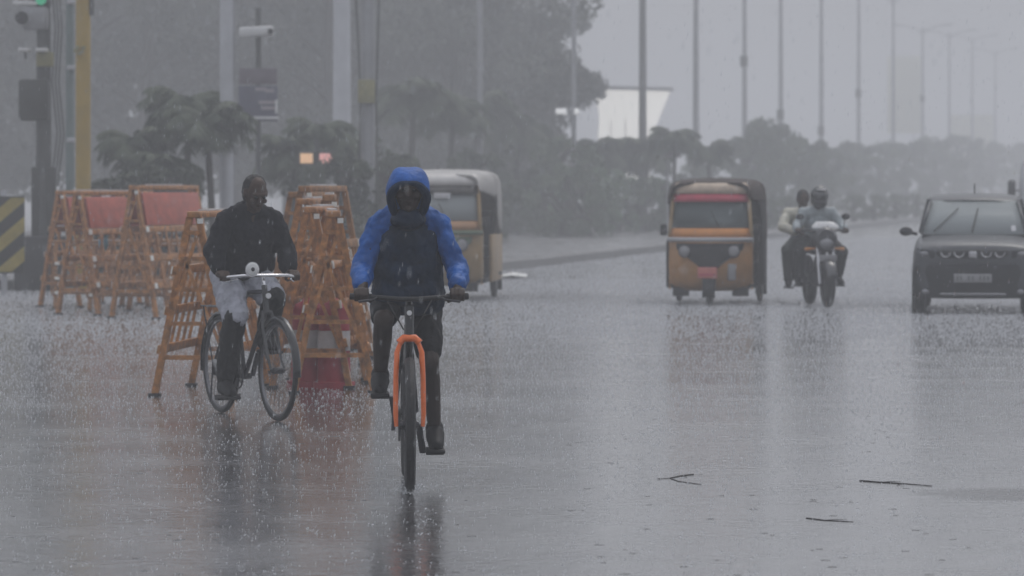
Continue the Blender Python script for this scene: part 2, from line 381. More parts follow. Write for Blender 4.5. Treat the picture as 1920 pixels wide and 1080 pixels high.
def tree_meshes(seed, hgt, rx, base, leaves, size, m, nclump):
    g = random.Random(seed); mb = MB(); cents = []; rads = []
    top = hgt * .62; mb.tube([(0, 0, -.2), (.1, 0, hgt * .2), (-.1, .1, hgt * .4), (.1, 0, top), (0, 0, hgt * .86)], [.26, .2, .17, .11, .03], 8)
    for i in range(nclump):
        t = g.random(); z = base + (hgt - base) * t; env = rx * math.sqrt(max(.05, 1 - ((t - .42) / .62) ** 2))
        a = g.random() * 6.283; r = env * math.sqrt(g.random()) * .95
        c = (r * math.cos(a), r * math.sin(a), z); cents.append(c); rads.append(g.uniform(.55, 1.15) * rx * .26)
        if i % 3 == 0:
            z0 = min(top, max(hgt * .16, z - r * .6)); mb.tube([(0, 0, z0), (c[0] * .5, c[1] * .5, (z0 + z) / 2 + .2), c], [.09, .05, .015], 5)
    return mb.mesh('trunk', 50), leaf_mesh('crown', cents, rads, leaves, size, seed, m)
def plant(name, meshes, loc, rz, sc, label, cat, group=None, trunk_name='trunk', mats=('bark', None)):
    t = thing(name, label, cat, loc, rz, group); t.scale = (sc, sc, sc) if not isinstance(sc, tuple) else sc
    for me, nm in zip(meshes, (trunk_name, 'crown')):
        o = bpy.data.objects.new(nm, me); COL.objects.link(o); o.parent = t
        if not me.materials: me.materials.append(MATS['bark'])
    return t
def palm_meshes(seed, hgt, fl, nf):
    g = random.Random(seed); mb = MB(); lean = g.uniform(-.15, .15)
    mb.tube([(0, 0, -.1), (lean * .2, 0, hgt * .3), (lean * .6, 0, hgt * .65), (lean, 0, hgt)], [.085, .065, .055, .06], 8)
    v = []; f = []; tint = []
    for k in range(nf):
        a = 6.283 * k / nf + g.uniform(-.3, .3); el = g.uniform(.05, 1.25); L = fl * g.uniform(.8, 1.15); tt = g.random()
        pts = []; p = Vector((lean, 0, hgt)); d = Vector((math.cos(a) * math.cos(el), math.sin(a) * math.cos(el), math.sin(el)))
        m = 9
        for i in range(m + 1):
            pts.append(p.copy()); p = p + d * (L / m); d = (d + Vector((0, 0, -.23))).normalized()
        side = Vector((-math.sin(a), math.cos(a), 0))
        for i in range(1, m + 1):
            for hlf in (0, .5):
                q = pts[i - 1].lerp(pts[i], hlf + .25); ax = (pts[i] - pts[i - 1]).normalized()
                ll = fl * .42 * math.sin(math.pi * min(.97, (i + hlf) / (m + 1.2))) + .05
                for s in (-1, 1):
                    tip = q + side * s * ll * .8 + ax * ll * .45 + Vector((0, 0, -ll * g.uniform(.35, .8))); b = ax * .022
                    mid = q.lerp(tip, .5) + Vector((0, 0, ll * .1)); o = len(v)
                    v += [q - b, q + b, mid + b * 1.3, tip, mid - b * 1.3]; f.append((o, o + 1, o + 2, o + 3, o + 4)); tint.append(tt * .6 + g.random() * .4)
        for i in range(m):
            o = len(v); w = side * .012; v += [pts[i] - w, pts[i] + w, pts[i + 1] + w, pts[i + 1] - w]; f.append((o, o + 1, o + 2, o + 3)); tint.append(.5)
    me = bpy.data.meshes.new('crown'); me.from_pydata(v, [], f); me.update()
    at = me.attributes.new('tint', 'FLOAT', 'FACE'); at.data.foreach_set('value', tint); me.materials.append(MATS['leaf_palm'])
    return mb.mesh('trunk', 50), me

BIG = [tree_meshes(s, 15, 5.2, 2.0, 26000, .17, 'leaf_tall', 62) for s in (3, 8, 12)]
FAR = [tree_meshes(s, 5, 2.6, .5, 9000, .12, 'leaf_mid', 50) for s in (15, 16)]
SHRUB = [tree_meshes(s, 1.7, 1.0, .1, 4200, .06, m, 34) for s, m in ((21, 'leaf_mid'), (22, 'leaf_dark'), (23, 'leaf_light'))]
PALM = [palm_meshes(s, h, l, nf) for s, h, l, nf in ((31, 1.9, .85, 24), (32, 2.5, .9, 26), (33, 1.5, .8, 24))]
# tall trees across the far carriageway
big_spots = [(-90, 128, 1.0, 'at the far left edge behind the striped board'), (90, 138, 1.05, 'behind the yellow post'),
             (270, 128, .98, 'behind the left group of palms'), (450, 140, 1.08, 'behind the stacked sign boards'), (620, 128, 1.0, 'behind the two lit signals'),
             (745, 138, 1.0, 'behind the hooded cyclist'), (850, 130, .9, 'behind the white roofed rickshaw'), (935, 144, .78, 'nearest the lit white hoarding, last of the dark mass'),
             (0, 152, 1.1, 'in the second row left of the yellow post'), (360, 152, 1.12, 'in the second row behind the pale post'), (700, 152, 1.1, 'in the second row left of the hooded cyclist'), (800, 158, 1.0, 'in the second row above the white roofed rickshaw'), (180, 155, 1.1, 'in the second row right of the yellow post'), (540, 155, 1.1, 'in the second row above the two lit signals')]
for i, (px, D, s, wh) in enumerate(big_spots):
    p = P(px, 0, D); plant('tall_tree', BIG[i % 3], (p.x, D, 0), i * 1.9, s, 'tall dark rain-hazed tree ' + wh, 'tree', 'tall trees beyond the road on the left')
palm_spots = [(262, 63, 1, .84, 'leftmost, low crown beside the yellow post'), (312, 62, 0, .88, 'with a thin bare trunk above the left barricades'),
              (346, 64, 1, 1.08, 'tallest, with its crown left of the pale post'), (402, 62.5, 1, .98, 'with its crown in front of the pale post'),
              (545, 70, 0, 1.05, 'left of the two lit signals'), (596, 72, 1, .95, 'directly above the two lit signals'), (655, 74, 0, 1.1, 'at the foot of the thick pale mast'),
              (768, 96, 1, 1.45, 'above the blue hood, with a pale green crown'), (842, 98, 1, 1.3, 'behind the white roofed rickshaw'), (905, 110, 1, 1.45, 'above the right end of the white roof'),
              (965, 113, 0, 1.6, 'right of the white roofed rickshaw'), (1118, 119, 0, 1.3, 'left one before the lit white hoarding'), (1162, 121, 0, 1.25, 'middle one before the lit white hoarding'),
              (1208, 120, 0, 1.3, 'right one before the lit white hoarding'), (1262, 112, 1, 1.1, 'above the left corner of the red visored rickshaw'), (1335, 120, 1, 1.0, 'peeping over the red visored rickshaw roof')]
for i, (px, D, k, s, wh) in enumerate(palm_spots):
    plant('palm_tree', PALM[k], (P(px, 0, D).x, D, .15), i * 2.1, s, 'small drooping palm on the median, ' + wh, 'palm', 'palms planted on the median')
shrub_spots = [(235, 60.5, 1, .9, 'behind the left barricades'), (285, 61, 1, 1.0, 'in the gap between the left barricades'), (640, 68, 1, 1.1, 'behind the stacked orange barricades'), (715, 76, 1, 1.2, 'just left of the blue sleeve'),
               (955, 114, 1, 1.1, 'against the white roofed rickshaw'), (1005, 116, 0, .95, 'second right of the white roofed rickshaw'), (1030, 112, 0, 1.7, 'tallest dark one between the rickshaws'), (1066, 107, 0, 1.2, 'below the small white lamp boxes'),
               (1098, 109, 2, 1.1, 'pale green, left of the palm trunks'), (1150, 117, 2, 1.1, 'palest green, under the lit white hoarding'), (1200, 118, 0, 1.0, 'right of the pale green ones'), (1245, 119, 2, .95, 'touching the red visored rickshaw'),
               (880, 96, 1, 1.3, 'seen through the white roofed rickshaw'), (1440, 126, 0, .62, 'just right of the red visored rickshaw'), (1475, 130, 0, .62, 'left of the motorcycle riders'), (1600, 150, 0, .62, 'first right of the motorcycle riders'),
               (1640, 156, 0, .62, 'second right of the motorcycle riders'), (1680, 163, 0, .62, 'third right of the motorcycle riders'), (1718, 171, 0, .62, 'left of the grey car roof')]
for i, (px, D, k, s, wh) in enumerate(shrub_spots):
    plant('shrub', SHRUB[k], (P(px, 0, D).x, D, .15), i * 1.3, s, 'leafy median shrub, ' + wh, 'shrub', 'shrubs along the median', 'stem')
far_spots = [(1330, 150, .55, 'behind the red visored rickshaw'), (1400, 152, .66, 'over the right shoulder of the red visored rickshaw'), (1448, 160, .80, 'tallest of the far clump left of the motorcycle'), (1500, 166, .68, 'behind the motorcycle helmets'), (1545, 180, .62, 'just right of the motorcycle helmets'),
             (1600, 205, .72, 'first in the faint row beyond the motorcycle'), (1650, 222, .75, 'second in the faint row beyond the motorcycle'), (1700, 240, .8, 'third in the faint row beyond the motorcycle'), (1755, 262, .9, 'above the grey car bonnet side'), (1805, 290, 1.0, 'above the middle of the grey car'), (1858, 320, .95, 'above the right of the grey car'), (1915, 350, 1.0, 'at the right edge above the van')]
for i, (px, D, s, wh) in enumerate(far_spots):
    plant('hazy_tree', FAR[i % 2], (P(px, 0, D).x, D, .15), i * 1.1, s, 'pale low tree fading in the rain, ' + wh, 'tree', 'low trees fading along the median')

# ------------------------------------------------------------------ poles, signals, boards
def lamp_post(px, D, hgt, r, m, label, arms=True, box=None, rz=None):
    t = thing('street_light', label, 'street light', (P(px, 0, D).x, D, .15), rz if rz is not None else -R(10.7), 'street lights along the median')
    MB().tube([(0, 0, 0), (0, 0, hgt * .5), (0, 0, hgt)], [r, r * .8, r * .55], 10).build('pole', m, t)
    MB().tube([(0, 0, 0), (0, 0, .5)], [r * 1.35, r * 1.3], 10).build('base_sleeve', m, t)
    if arms:
        for s in (-1, 1):
            a = MB().tube([(0, 0, hgt - .5), (s * .5, 0, hgt - .1), (s * 1.5, 0, hgt + .15)], [.05, .045, .04], 6).build('arm', m, t)
            MB().box((s * 1.85, 0, hgt + .17), (.8, .28, .12), (0, -s * .12, 0), .04).build('lamp_head', 'pole_grey', a)
    if box:
        z = H - (box - HY) * D / F - .15
        MB().box((0, -r - .1, z), (.34, .22, .5), None, .03).build('junction_box', 'cabinet_dark', t)
    return t
KP = 160000.
pole_list = [(900, 12, .09, 'pole_grey', None, 'slender grey street light pole above the white roofed rickshaw'), (1076, 12, .09, 'pole_grey', None, 'thin grey street light pole carrying two small white lamp boxes'),
             (1205, 12.1, .19, 'pole_dark', None, 'dark street light pole crossing the lit white hoarding'), (1305, 12.1, .17, 'pole_grey', None, 'street light pole rising behind the red visored rickshaw'),
             (1396, 12.1, .15, 'pole_grey', 115, 'street light pole with a small box high up, right of the rickshaw'), (1464, 12.1, .16, 'pole_grey', 215, 'street light pole with a low dark box, left of the motorcycle helmets'),
             (1540, 12.1, .17, 'pole_grey', 245, 'street light pole directly above the motorcycle helmets'), (1610, 12.1, .17, 'pole_grey', 175, 'street light pole, first one right of the motorcycle'),
             (1675, 12.1, .17, 'pole_grey', None, 'street light pole, second one right of the motorcycle'), (1730, 11.2, .16, 'pole_grey', 185, 'short street light pole left of the grey car roof, with a box'),
             (1780, 11.8, .16, 'pole_grey', None, 'street light pole above the left of the grey car'), (1823, 12.4, .16, 'pole_grey', None, 'street light pole above the middle of the grey car'), (1866, 12.4, .16, 'pole_grey', None, 'faintest street light pole above the right of the grey car')]
for px, hg, r, m, bx, lb in pole_list:
    lamp_post(px, (KP if px > 1100 else 138000.) / (2300 - px), hg * 1.17, r * .9, m, lb, True, bx)
D = 64.0
t = thing('pale_post', 'pale grey painted steel post rising left of the stacked sign boards', 'post', (P(425, 0, D).x, D, .15))
MB().tube([(0, 0, 0), (0, 0, 6), (0, 0, 12)], [.125, .11, .09], 14).build('pole', 'pole_pale', t)
MB().box((0, 0, .03), (.5, .5, .06), None, .01).build('base_plate', 'pole_grey', t)
MB().tube([(.12, 0, .2), (.12, 0, 5.6)], .028, 6).build('conduit', 'pole_grey', t)
D = 90.0
t = thing('tall_mast', 'thick pale lighting mast standing behind the palms over the lit signals', 'mast', (P(641, 0, D).x, D, .15))
MB().tube([(0, 0, 0), (0, 0, 7), (0, 0, 14)], [.24, .19, .15], 14).build('pole', 'pole_pale', t)
MB().box((0, 0, .3), (.7, .7, .6), None, .03).build('footing', 'concrete_dark', t)
D = 68.0
t = thing('utility_pole', 'dark utility pole with a yellowish box right of the thick mast', 'pole', (P(690, 0, D).x, D, .15))
MB().tube([(0, 0, 0), (0, 0, 6), (0, 0, 11)], [.13, .11, .1], 10).build('pole', 'pole_grey', t)
MB().box((-.02, -.2, H - (172 - HY) * D / F - .15), (.3, .2, .42), None, .02).build('meter_box', 'box_yellow', t)
for dx, a in ((-.17, .05), (.18, -.03)):
    MB().tube([(dx, -.1, 1.2), (dx + a, -.12, 3), (dx - a, -.1, 5), (dx, -.1, 9)], .022, 5).build('cable', 'pole_dark', t)
MB().box((0, 0, 6.2), (1.5, .1, .1), None, .01).build('crossarm', 'pole_dark', t)

# left cluster: signal post, green pipe, yellow post, hazard board
D = 58.0; s58 = D / F
def zz(py, D): return H - (py - HY) * D / F
t = thing('traffic_signal', 'traffic signal post with dark cabinet and lit green lamp at the left edge', 'signal', (P(82, 0, D).x, D, 0))
MB().box((-.02, .05, .42), (.8, .7, .84), None, .04).build('plinth', 'concrete_dark', t)
MB().tube([(0, 0, .84), (0, 0, 5.2)], [.13, .10], 12).build('post', 'pole_dark', t)
MB().box((0, .03, 1.35), (.36, .28, 1.1), None, .03).build('lower_cabinet', 'cabinet_dark', t)
MB().box((-.13, -.1, zz(188, D)), (.46, .34, .64), None, .05).build('controller_box', 'cabinet_dark', t)
MB().box((.04, -.14, zz(112, D)), (.26, .16, .22), None, .02).build('meter_box', 'box_yellow', t)
for dx in (-.27, 0):
    c = MB().box((dx, -.2, zz(95, D)), (.17, .3, .06), None, .02).build('camera_housing', 'white_paint', t)
    MB().tube([(dx, -.06, zz(95, D) - .12), (dx, -.14, zz(95, D) - .02)], .018, 6).build('bracket', 'pole_dark', c)
hd = MB().box((-.12, -.05, zz(35, D)), (.40, .3, .36), None, .05).build('signal_head', 'pole_grey', t)
MB().tube([(-.3, -.22, zz(35, D)), (-.3, -.30, zz(35, D))], [.09, .1], 12).build('lens', 'black_rubber', hd)
up = MB().box((-.02, -.05, zz(-8, D)), (.28, .26, .30), None, .04).build('signal_head', 'cabinet_dark', t)
MB().tube([(-.02, -.17, zz(0, D)), (-.02, -.2, zz(0, D))], [.085, .085], 16).build('green_lens', 'green_lamp', up)
MB().box((-.26, -.12, zz(7, D)), (.38, .16, .05), None, .015).build('camera_housing', 'white_paint', t)
for k in range(3):
    x = .12 + k * .05
    MB().tube([(x, -.08, 4.9), (x + .07, -.1, 4.0), (x + .02, -.1, 3.2), (x + .1, -.1, 2.4), (x, -.08, 1.6)], .014, 5).build('cable', 'pole_dark', t)
D = 57.5
t = thing('conduit_post', 'slim grey-green conduit post between the signal and the yellow post', 'post', (P(131, 0, D).x, D, 0))
MB().tube([(0, 0, 0), (0, 0, 6)], [.065, .06], 10).build('pipe', 'pole_green', t)
for z in (2.3, 3.4, 4.4):
    MB().box((.04, -.06, z), (.16, .06, .07), None, .01).build('clamp', 'pole_pale', t)
D = 56.5
t = thing('yellow_post', 'thick weathered yellow steel post behind the red barricade boards', 'post', (P(156, 0, D).x, D, 0))
MB().tube([(0, 0, 0), (0, 0, 6.2)], [.115, .11], 16).build('pole', 'pole_yellow', t)
MB().box((0, 0, .02), (.42, .42, .05), None, .01).build('base_plate', 'pole_dark', t)
MB().box((.13, .0, 4.6), (.06, .14, .9), None, .01).build('cable_tray', 'pole_dark', t)
lk = MB()
for k in range(5): lk.box((-.1 + .03 * k, -.13, 3.62 + .05 * math.sin(k * 2)), (.05, .05, .06), (0, .4 * k, .3), .01)
lk.build('loose_ties', 'box_yellow', t)
D = 56.0
t = thing('hazard_board', 'black and yellow diagonally striped hazard board at the left edge', 'sign', (P(8, 0, D).x, D, 0))
MB().tube([(0, 0, 0), (0, 0, 1.55)], .045, 8).build('post', 'pole_pale', t)
zt, zb = zz(368, D), zz(512, D); x0, x1 = -.62, .31
MB().box(((x0 + x1) / 2, -.07, (zt + zb) / 2), (x1 - x0, .03, zt - zb), None, .004).build('board', 'hazard_black', t)
def clip(poly, f):
    out = []
    for i in range(len(poly)):
        a, b = poly[i], poly[(i + 1) % len(poly)]; fa, fb = f(a), f(b)
        if fa >= 0: out.append(a)
        if fa * fb < 0: q = fa / (fa - fb); out.append((a[0] + (b[0] - a[0]) * q, a[1] + (b[1] - a[1]) * q))
    return out
for k in range(5):
    c = zb - 1.05 + k * .44                     # stripe rises to the right
    poly = [(x0, c + (0) * .75 + .0), (x1, c + (x1 - x0) * .85), (x1, c + (x1 - x0) * .85 + .22), (x0, c + .22)]
    for f in (lambda q: zt - .02 - q[1], lambda q: q[1] - zb - .02): poly = clip(poly, f) if len(poly) > 2 else poly
    if len(poly) > 2: MB().prism(poly, -.095, -.088).build('yellow_stripe', 'hazard_yellow', t, None)
# sign boards and camera right of the pale post
D = 66.0
t = thing('sign_stack', 'stack of bluish sign boards under a white camera housing, right of the pale post', 'sign', (P(484, 0, D).x, D, .15))
MB().tube([(0, .06, 0), (0, .06, 4.55)], .05, 10).build('post', 'pole_dark', t)
c = MB().box((-.02, -.1, zz(60, D) - .15), (.58, .42, .17), (0, -.06, 0), .04).build('camera_housing', 'white_paint', t)
MB().tube([(.24, -.3, zz(60, D) - .15), (.24, -.36, zz(60, D) - .15)], .05, 10).build('lens', 'black_rubber', c)
MB().box((0, 0, zz(143, D) - .15), (.66, .04, .28), None, .008).build('board', 'sign_mauve', t)
b2 = MB().box((0, -.005, zz(194, D) - .15), (.68, .04, .62), None, .008).build('board', 'sign_blue', t)
for k, (dx, dz, w) in enumerate(((.2, .22, .16), (.16, .02, .3), (.18, -.08, .26), (.05, .25, .2))):
    MB().box((dx, -.029, zz(194, D) - .15 + dz), (w, .008, .06), None, 0).build('faded_marking', 'sign_ink', b2, None)
MB().box((.32, -.03, zz(200, D) - .15), (.04, .03, .24), None, 0).build('white_edge', 'white_paint', b2, None)
MB().box((.06, -.02, zz(221, D) - .15), (.6, .05, .05), None, .01).build('ledge', 'white_paint', t)
# two lit signals
D = 69.0
t = thing('lane_signal', 'thin post with two lit square signals, orange and pink, under palms', 'signal', (P(594, 0, D).x, D, .15))
MB().tube([(0, 0, 0), (0, 0, zz(262, D) - .15)], .045, 10).build('post', 'pole_dark', t)
for dx, m in ((-.18, 'orange_lamp'), (.17, 'pink_lamp')):
    b = MB().box((dx, -.06, zz(297, D) - .15), (.29, .14, .27), None, .02).build('signal_box', 'cabinet_dark', t)
    MB().box((dx, -.135, zz(297, D) - .15), (.23, .02, .18), None, .01).build('lit_panel', m, b)
MB().box((0, 0, zz(297, D) - .15), (.5, .05, .05), None, .01).build('bracket', 'pole_dark', t)
# lamp boxes on the thin pole
D = 138000. / (2300 - 1076) - .4
for dx, w, lb in ((1052, .36, 'larger white lamp box left of the thin grey pole'), (1081, .16, 'smaller white lamp box right of the thin grey pole')):
    p = P(dx, 209, D); t = thing('lamp_box', lb, 'lamp', (p.x, D, p.z), 0, 'white lamp boxes')
    MB().box((0, 0, 0), (w, .24, .2), None, .03).build('housing', 'white_paint', t)
    MB().box((0, -.125, 0), (w * .85, .02, .15), None, .01).build('lit_face', 'white_lamp', t)
    MB().tube([(0, .05, .05), ((1076 - dx) * D / F, .4, .05)], .02, 6).build('bracket', 'pole_grey', t)
# lit hoarding
D = 150.0; q = D / F
t = thing('hoarding', 'large bright white lit hoarding with flared top behind the palms', 'hoarding', (P(1180, 0, D).x, D, 0))
px = lambda x: (x - 1180) * q
MB().prism([(px(1118), zz(345, D)), (px(1216), zz(345, D)), (px(1228), zz(240, D)), (px(1256), zz(172, D)), (px(1114), zz(168, D)), (px(1124), zz(215, D))], -.2, .3).build('lit_panel', 'hoarding_lit', t, None)
MB().prism([(px(1104), zz(168, D)), (px(1262), zz(172, D)), (px(1262), zz(164, D)), (px(1104), zz(160, D))], -.35, .4).build('top_trim', 'white_paint', t, None)
for x in (1130, 1205): MB().tube([(px(x), .1, 0), (px(x), .1, zz(345, D) + .1)], .09, 8).build('leg', 'pole_dark', t)
for x in (1145, 1172, 1199): MB().box((px(x), -.205, zz(280, D)), (.03, .02, 2.3), None, 0).build('panel_joint', 'pole_grey', t, None)
for x, D, w, y0_, y1_, lb in ((1695, 420, 3.7, 105, 250, 'faint yellowish hoarding high above the road, left of the grey car'), (1822, 470, 5.3, 215, 320, 'faint yellowish hoarding above the grey car roof')):
    t = thing('far_hoarding', lb, 'hoarding', (P(x, 0, D).x, D, 0), 0, 'faint yellowish hoardings')
    z1, z0 = zz(y0_, D), zz(y1_, D)
    MB().box((0, 0, (z0 + z1) / 2), (w, .3, z1 - z0), None, .02).build('panel', 'hoarding_yellow', t)
    for s in (-1, 1): MB().tube([(s * w * .3, .2, 0), (s * w * .3, .2, z0 + .2)], .1, 8).build('leg', 'pole_grey', t)
# warning triangle
D = 113.0
t = thing('warning_sign', 'triangular warning sign with pale border over the shrubs left of the red visored rickshaw', 'sign', (P(1252, 0, D).x, D, .15))
MB().tube([(0, .04, 0), (0, .04, zz(300, D) - .15)], .035, 8).build('post', 'pole_grey', t)
zt = zz(238, D) - .15; zb = zz(302, D) - .15
MB().prism([(-.42, zb + .1), (.42, zb + .1), (0, zt)], -.02, .01).build('plate', 'sign_ink', t, None)
MB().prism([(-.27, zb + .19), (.27, zb + .19), (0, zt - .2)], -.03, -.024).build('face', 'sign_mauve', t, None)

# ------------------------------------------------------------------ barricades
def make_barricade(L=1.5, Hh=1.4, sp=.31, board=True, m='orange_paint'):
    t = thing('barricade', 'x', 'barricade')
    e = L / 2
    for sx in (-1, 1):
        for sy in (-1, 1):
            lg = MB().bar((sx * e, sy * sp, .01), (sx * e, sy * .035, Hh), .05, .05).build('leg', m, t, None)
            MB().box((sx * e, sy * sp, .012), (.09, .09, .024), None, .004).build('foot', 'dark_metal', lg)
        MB().bar((sx * e + .028 * sx, -sp * .79, .30), (sx * e + .028 * sx, sp * .79, .30), .035).build('brace', m, t, None)
        for z in (.56, .82, 1.06, 1.26): q = .035 + (sp - .035) * (1 - z / Hh); MB().bar((sx * e + .028 * sx, -q, z), (sx * e + .028 * sx, q, z), .03, .045).build('brace', m, t, None)
        MB().bar((sx * e + .05 * sx, -sp * .78, .32), (sx * e + .05 * sx, sp * .2, 1.04), .025).build('brace', m, t, None)
        MB().bar((sx * e + .05 * sx, -sp * .1, 1.25), (sx * e + .05 * sx, sp * .6, .55), .025).build('brace', m, t, None)
        MB().box((sx * e + .03 * sx, sx * .05, Hh - .03), (.012, .045, .04), None, 0).build('reflector', 'reflector', t, None)
    MB().box((0, 0, Hh + .02), (L + .1, .1, .05), None, .01).build('top_bar', m, t)
    MB().box((0, 0, Hh + .053), (L * .55, .07, .012), None, 0).build('white_cap', 'white_band', t, None)
    for sy in (-1, 1):
        for z in (.36, .66, .97):
            y = sy * (.035 + (sp - .035) * (1 - z / Hh)) + sy * .035
            rl = MB().box((0, y, z), (L + .06, .03, .07), (sy * .2, 0, 0), .008).build('rail', m, t)
            for sx in (-1, 1): MB().box((sx * (e - .02), y + sy * .024, z), (.06, .012, .06), (sy * .2, 0, 0), 0).build('reflector', 'reflector', rl, None)
        if board:
            z = 1.19; y = sy * (.035 + (sp - .035) * (1 - z / Hh)) + sy * .04
            MB().box((0, y, z), (L * .93, .015, .36), (sy * .2, 0, 0), .003).build('board', 'red_board', t)
        for k in range(5):
            x = -e + L * (k + 1) / 6; y1 = sy * (sp * (1 - .36 / Hh) + .06); y2 = sy * (sp * (1 - .97 / Hh) + .06)
            MB().bar((x, y1, .36), (x, y2, .97), .022).build('upright', m, t, None)
    return t
BA = make_barricade(); BB = make_barricade(1.5, 1.4, .31, False, 'orange_paint_old'); BC = make_barricade(1.5, 1.38, .31, False, 'orange_paint')
bar_spots = [(BA, 170, 50.8, 64, 1.07, 'leftmost, with red board in front of the yellow post'), (BA, 213, 47.8, 60, 1.07, 'with red board and white top edge, front one of the left group'),
             (BB, 212, 49.6, 7, .62, 'low and rusty, nearest the signal plinth'), (BA, 308, 46.6, 66, 1.12, 'with narrow red board, rightmost tall one of the left group'), (BB, 285, 48.6, -5, .6, 'low and rusty, right of the blue bundle'),
             (BB, 340, 50.5, 40, .9, 'rusty, at the back between the narrow red board and the cyclist'),
             (BC, 398, 29.9, 84, 1.0, 'seen end-on, legs splayed behind the dark jacketed cyclist'),
             (BC, 622, 30.3, 94, 1.0, 'front one of the stack between the cyclists'), (BC, 604, 31.0, 86, 1.02, 'second one of the stack between the cyclists'),
             (BB, 618, 32.2, 92, 1.07, 'third one of the stack between the cyclists'), (BC, 594, 33.4, 84, 1.06, 'fourth one of the stack between the cyclists'), (BB, 606, 34.8, 80, 1.12, 'fifth one of the stack between the cyclists'), (BB, 580, 36.4, 82, 1.08, 'rearmost one of the stack between the cyclists')]
used = set()
for src, px_, D, rz, s, lb in bar_spots:
    o = src if id(src) not in used else copy_tree(src); used.add(id(src))
    o.location = (P(px_, 0, D).x, D, .0); o.rotation_euler = (0, 0, R(rz)); o.scale = (1, 1, s); tag(o, 'orange A-frame barricade, ' + lb, 'barricade', 'orange barricades')
# red and white drums under the stack
def drum(px_, D, s, label):
    t = thing('traffic_drum', label, 'traffic drum', (P(px_, 0, D).x, D, 0), 0, 'red and white drums')
    def lathe(pr, nm, m):
        mb = MB(); secs = [[(r * math.cos(6.2832 * k / 20), r * math.sin(6.2832 * k / 20), z) for k in range(20)] for r, z in pr]; return mb.loft(secs).build(nm, m, t, 50)
    lathe([(.17, .0), (.17, .05), (.135, .055), (.13, .30)], 'lower_body', 'red_plastic')
    lathe([(.132, .302), (.13, .46)], 'white_band', 'white_band')
    lathe([(.126, .462), (.12, .62), (.10, .67), (.05, .69), (.03, .72)], 'upper_body', 'red_plastic')
    t.scale = (s, s, s)
drum(626, 30.35, 1.0, 'bright red drum with white band at the foot of the stacked barricades'); drum(577, 30.5, 1.0, 'duller red drum with white band behind the front bicycle wheel')
# clutter lying among the left barricades
for px_, py_, D, m, r, lb in ((194, 448, 48.2, 'bottle_blue', .07, 'small blue plastic bundle tied on the left barricade rail'),):
    p = P(px_, py_, D); t = thing('plastic_bundle', lb, 'bundle', p)
    MB().ell((0, 0, .09), (r, r * .8, .09)).ell((.0, 0, -.06), (r * .9, r * .8, .1)).tube([(0, 0, .17), (.01, 0, .24)], [.03, .012], 8).build('bundle', m, t)

# ------------------------------------------------------------------ people
def face(mb, c, tilt=0., s=1., ears=True):
    """head facing -Y, centre c"""
    Rm = Matrix.Rotation(tilt, 3, 'X'); c = Vector(c)
    def q(x, y, z): return c + Rm @ Vector((x * s, y * s, z * s))
    mb.ell(c, (.075 * s, .094 * s, .115 * s), (tilt, 0, 0)); mb.ell(q(0, -.03, -.065), (.056 * s, .062 * s, .055 * s), (tilt, 0, 0))
    mb.cap([q(0, -.088, .022), q(0, -.108, -.018)], [.009 * s, .016 * s]); mb.ell(q(0, -.09, -.055), (.024 * s, .012 * s, .010 * s)); mb.ell(q(0, -.08, -.092), (.024 * s, .018 * s, .018 * s))
    mb.cap([q(-.045, -.078, .028), q(0, -.09, .032), q(.045, -.078, .028)], [.012 * s] * 3)
    for e in (-1, 1):
        mb.ell(q(e * .042, -.075, -.025), (.022 * s, .015 * s, .02 * s))
        if ears: mb.ell(q(e * .078, .005, -.005), (.012 * s, .024 * s, .034 * s))
    return [q(e * .031, -.088, .008) for e in (-1, 1)]
def hand_on_bar(mb, x, by, bz, side, s=1.):
    """hand wrapped round a bar running along x; side = +1 when the outside of the body is +x"""
    mb.ell((x, by + .048, bz + .016), (.044, .036, .02), (.5, 0, 0)); mb.ell((x, by + .03, bz + .026), (.042, .026, .016), (.9, 0, 0))
    for i, (o, l) in enumerate(((-.031, .95), (-.0105, 1.05), (.0105, 1.0), (.031, .85))):
        xx = x - side * o * -1
        mb.cap([(xx, by + .03, bz + .036), (xx, by - .008 * l, bz + .036 * l), (xx, by - .034 * l, bz + .008), (xx, by - .022, bz - .024 * l)], [.0105, .0098, .0092, .0085], 8)
    mb.cap([(x - side * .035, by + .055, bz + .0), (x - side * .05, by + .018, bz - .02), (x - side * .048, by - .014, bz - .028)], [.014, .0115, .0095], 8)
